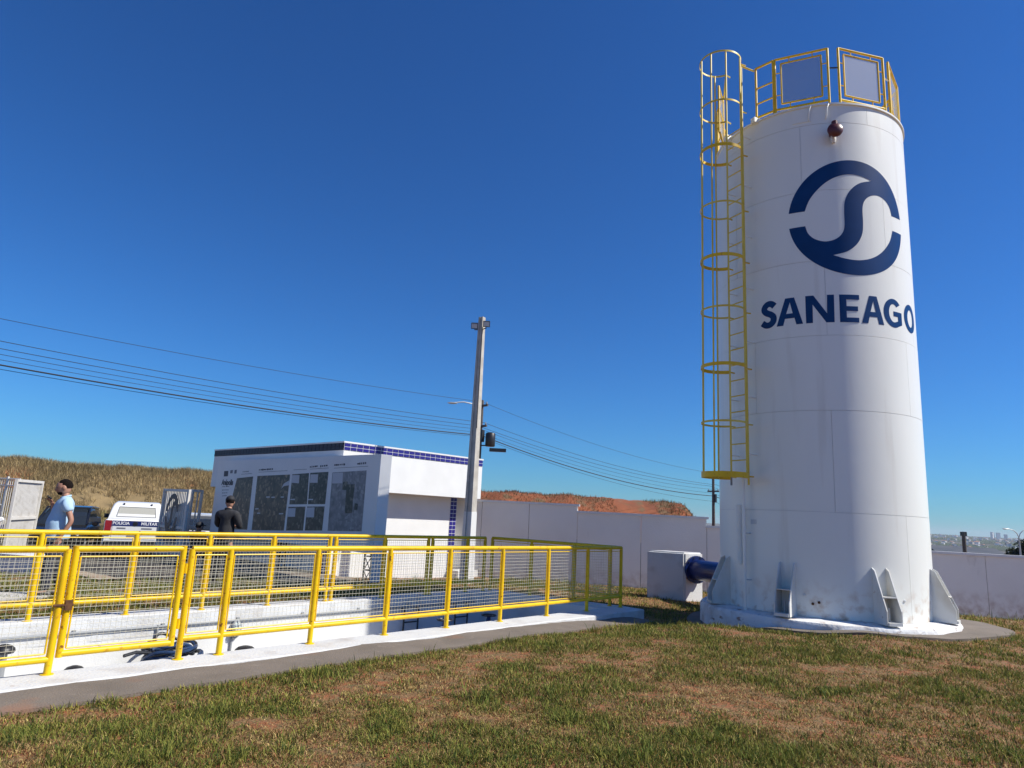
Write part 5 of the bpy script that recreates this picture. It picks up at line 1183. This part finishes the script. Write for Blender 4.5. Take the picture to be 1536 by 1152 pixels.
# ------------------------------------------------------------------ beyond the right hand wall: warehouse, poles, lamp, tree, city
wh = thing('warehouse', 'long dark roofed warehouse below the far side of the wall', 'warehouse', (*at(1455, 95), -6))
c0_, c1_ = at(1406, 101), at(1502, 98)
dw = c1_-c0_; Lw = np.linalg.norm(dw); dw /= Lw; nw = np.array([-dw[1], dw[0]])
nw = nw if nw[1] > 0 else -nw
b = MB(); b.prism([tuple(c0_), tuple(c1_), tuple(c1_+nw*14), tuple(c0_+nw*14)], -9, -.75); b.build('wall', mat('brown_wall', (.20,.17,.15), .9, (.14,.12,.11), .3), wh)
b = MB(); b.loft([[np.r_[c_-nw*.6,-.75], np.r_[c_+nw*7,.22], np.r_[c_+nw*14.6,-.75], np.r_[c_+nw*7,.05]] for c_ in (c0_-dw*.5, c1_+dw*.5)]); b.build('roof', mat('dark_sheet_roof', (.075,.08,.085), .6, (.11,.11,.11), .4), wh)
for i in range(7):
    c_ = c0_+dw*(Lw*(i+.5)/7)-nw*.03; b = MB(); b.obox((*c_, -2.2), np.r_[dw,0]*1.1, np.r_[nw,0]*.05, (0,0,.5)); b.build('window', M['glass'], wh)
p_ = at(1442, 62); o = thing('street_pole', 'short dark pole standing above the wall coping', 'pole', (*p_, -3))
zt = float(on_plane(1442, 799, (*p_,0), (0,1,0))[2])
b = MB(); b.tube([(*p_,-4),(*p_,zt)], [.2,.16], 10); b.build('shaft', M['wood_pole'], o, smooth=True)
b = MB(); b.obox((*p_, zt-.1), (.22,0,0), (0,.15,0), (0,0,.18)); b.build('pole_head', M['black_metal'], o)
p_ = at(1524, 60); zt = float(on_plane(1524, 806, (*p_,0), (0,1,0))[2])
o = thing('street_lamp', 'double armed street lamp rising in front of the dark tree', 'street lamp', (*p_, -3))
b = MB(); b.tube([(*p_,-4),(*p_,zt)], [.10,.06], 8); b.build('shaft', M['lamp_grey'], o, smooth=True)
for s in (-1, 1):
    b = MB(); b.tube([(p_[0],p_[1],zt),(p_[0]+s*.15,p_[1],zt+.35),(p_[0]+s*.42,p_[1],zt+.60),(p_[0]+s*.95,p_[1],zt+.72)], .035, 6); ar = b.build('lamp_arm', M['lamp_grey'], o, smooth=True)
    b = MB(); c = np.array([p_[0]+s*1.12,p_[1],zt+.69]); b.loft([[c+np.array([s*dx, w_*math.cos(a), .5*w_*math.sin(a)]) for a in np.linspace(0,6.28,9)[:-1]] for dx, w_ in ((-.25,.05),(-.1,.11),(.12,.12),(.27,.04))]); b.build('lamp_head', M['lamp_grey'], ar, smooth=True)
# tree
def tree(label, base, hgt, rad, n, pal, seed):
    r2 = np.random.default_rng(seed); o = thing('broadleaf_tree', label, 'tree', base, 'trees beyond the wall')
    b = MB(); bx, by, bz = base
    b.tube([(bx,by,bz-.3),(bx+.1,by,bz+hgt*.25),(bx+.05,by+.1,bz+hgt*.5)], [.22,.16,.10], 8)
    ends = []
    for k in range(7):
        a = k*2.4; e_ = np.array([bx+rad*.55*math.cos(a), by+rad*.55*math.sin(a), bz+hgt*(.55+.3*r2.random())]); ends.append(e_); b.tube([(bx+.05,by+.05,bz+hgt*(.3+.02*k)), tuple((e_+np.array([bx,by,bz+hgt*.5]))/2), tuple(e_)], [.09,.06,.02], 6)
    b.build('trunk', M['wood_pole'], o, smooth=True)
    cl = np.array([[*(e_+r2.normal(0, rad*.13, 3))] for e_ in ends for _ in range(6)]+[[bx+r2.normal(0,rad*.4), by+r2.normal(0,rad*.4), bz+hgt*(.5+.42*r2.random())] for _ in range(26)])
    i = r2.integers(0, len(cl), n); d = r2.normal(0, 1, (n,3)); d /= np.linalg.norm(d, axis=1)[:,None]; p_ = cl[i]+d*(rad*.26*r2.random((n,1))**.5)*np.array([1,1,.8])
    s = r2.uniform(.07,.16,(n,1))*rad/2.2; t1 = r2.normal(0,1,(n,3)); t1 /= np.linalg.norm(t1,axis=1)[:,None]; t2 = np.cross(t1, r2.normal(0,1,(n,3))); t2 /= np.linalg.norm(t2,axis=1)[:,None]
    v = np.stack([p_-t1*s, p_-t2*s*.5, p_+t1*s, p_+t2*s*.5], 1)
    me = bpy.data.meshes.new('crown'); me.vertices.add(n*4); me.vertices.foreach_set('co', (v-np.array(base)).reshape(-1)); me.loops.add(n*4); me.loops.foreach_set('vertex_index', np.arange(n*4, dtype=np.int32))
    me.polygons.add(n); me.polygons.foreach_set('loop_start', (np.arange(n)*4).astype(np.int32)); me.update(calc_edges=True)
    ca = me.color_attributes.new('Col', 'FLOAT_COLOR', 'POINT'); c = np.ones((n,4,4)); c[:,:,:3] = (np.array(pal)*r2.uniform(.5,1.3,(n,1)))[:,None,:]; ca.data.foreach_set('color', c.reshape(-1)); me.materials.append(M['leaf'])
    cr = bpy.data.objects.new('crown', me); COL.objects.link(cr); cr.parent = o; return o
p_ = at(1532, 66); tree('dark leafy tree behind the double street lamp', (p_[0]+.6, p_[1], -4.0), 6.0, 2.6, 9000, (.022,.036,.014), 3)
# far city: separate small buildings on the valley side
cityp = [mat('far_wall_white', (.72,.71,.69), .8), mat('far_wall_cream', (.60,.54,.46), .8), mat('far_wall_grey', (.42,.43,.44), .8)]
roofp = [mat('far_roof_tile', (.33,.16,.10), .9), mat('far_roof_grey', (.30,.30,.31), .8)]
def far_z(x, y):
    r = math.hypot(x, y); t_ = float(np.interp(r, [0,26,45,80,160,400,800,1600,2600,3600,4500,7100], [-.5,-.5,-.8,-3,-9,-20,-28,-22,-10,2,9,9]))
    return t_+float(np.clip((r-500)/1500, 0, 1))*10*(float(fbm(np.array([x/700+3]), np.array([y/700+9]))[0])-.5)
r3 = random.Random(5)
for i in range(290):
    az = R_(r3.uniform(28.5, 40)); r = 1000+2600*r3.random()**.9; x_, y_ = r*math.sin(az), r*math.cos(az); z_ = far_z(x_, y_)
    tower = i % 30 == 0
    if tower: r = r3.uniform(2300,3400); x_, y_ = r*math.sin(az), r*math.cos(az); z_ = far_z(x_, y_)
    w_ = r3.uniform(4,8) if not tower else 8; d_ = r3.uniform(5,10) if not tower else 12; h_ = r3.uniform(3.5,8) if not tower else r3.uniform(16,30)
    if r > 2000 and not tower: w_ *= 1.4; h_ *= 1.25
    lb = 'tall pale tower block in the hazy city on the skyline' if tower else 'small pale building in the hazy city beyond the wall'
    o = thing('tower_block' if tower else 'far_house', lb, 'building', (x_, y_, z_), 'far city towers' if tower else 'far city houses')
    a = r3.uniform(0,3.14); c_, s_ = math.cos(a), math.sin(a); ax = np.array([c_,s_,0])*w_/2; ay = np.array([-s_,c_,0])*d_/2; C_ = np.array([x_,y_,z_])
    b = MB(); b.obox(C_+np.array([0,0,h_/2-1]), ax, ay, (0,0,h_/2+1)); b.build('wall', cityp[0 if tower else r3.choice((0,0,0,1,2))], o)
    b = MB()
    if tower: b.obox(C_+np.array([0,0,h_+.4]), ax*1.03, ay*1.03, (0,0,.4))
    else: b.loft([[C_-ay*1.1+s*ax*1.1+np.array([0,0,h_]), C_+s*ax*1.1+np.array([0,0,h_+d_*.16]), C_+ay*1.1+s*ax*1.1+np.array([0,0,h_]), C_+s*ax*1.1+np.array([0,0,h_+.02])] for s in (-1,1)])
    b.build('roof', roofp[r3.randrange(2)] if not tower else roofp[1], o)
# far woodland between the houses, one mass
n = 26000; az = rng.uniform(R_(26), R_(42), n); r = 850+3400*rng.random(n)**.9; x = r*np.sin(az); y = r*np.cos(az)
ok = fbm(x/130, y/130, 3) > .54; x, y, r = x[ok], y[ok], r[ok]
z = np.interp(r, [800,1600,2600,3600,4500], [-28,-22,-10,2,9])+np.clip((r-500)/1500,0,1)*10*(fbm(x/700+3, y/700+9)-.5)
n = len(x); cxyz = np.stack([x, y, z], -1); sz = rng.uniform(2.5, 6, n)
octa = np.array([(1,0,.3),(0,1,.35),(-1,0,.3),(0,-1,.4),(0.1,0,1.1)]); v = cxyz[:,None,:]+octa[None]*sz[:,None,None]*rng.uniform(.7,1.3,(n,5,1))
me = bpy.data.meshes.new('far_woodland'); me.vertices.add(n*5); me.vertices.foreach_set('co', v.reshape(-1)); f = np.array([(0,1,4),(1,2,4),(2,3,4),(3,0,4)]); lo = (np.arange(n)[:,None,None]*5+f[None]).reshape(-1)
me.loops.add(len(lo)); me.loops.foreach_set('vertex_index', lo.astype(np.int32)); me.polygons.add(n*4); me.polygons.foreach_set('loop_start', (np.arange(n*4)*3).astype(np.int32)); me.update(calc_edges=True)
me.materials.append(mat('far_foliage', (.03,.05,.022), .9, (.05,.07,.03), .02)); o = bpy.data.objects.new('far_woodland', me); COL.objects.link(o); o['kind'] = 'stuff'

# ------------------------------------------------------------------ air
b = MB(); b.box((-8200,-8200,-45), (8200,8200,75)); hm_ = bpy.data.materials.new('haze'); hm_.use_nodes = True; n_ = hm_.node_tree.nodes; n_.remove(n_['Principled BSDF'])
pv = n_.new('ShaderNodeVolumePrincipled'); pv.inputs['Color'].default_value = (.80,.88,.97,1); pv.inputs['Density'].default_value = .00012; pv.inputs['Anisotropy'].default_value = .2
hm_.node_tree.links.new(pv.outputs[0], n_['Material Output'].inputs['Volume']); hz_o = b.build('haze', hm_, None); hz_o['kind'] = 'stuff'
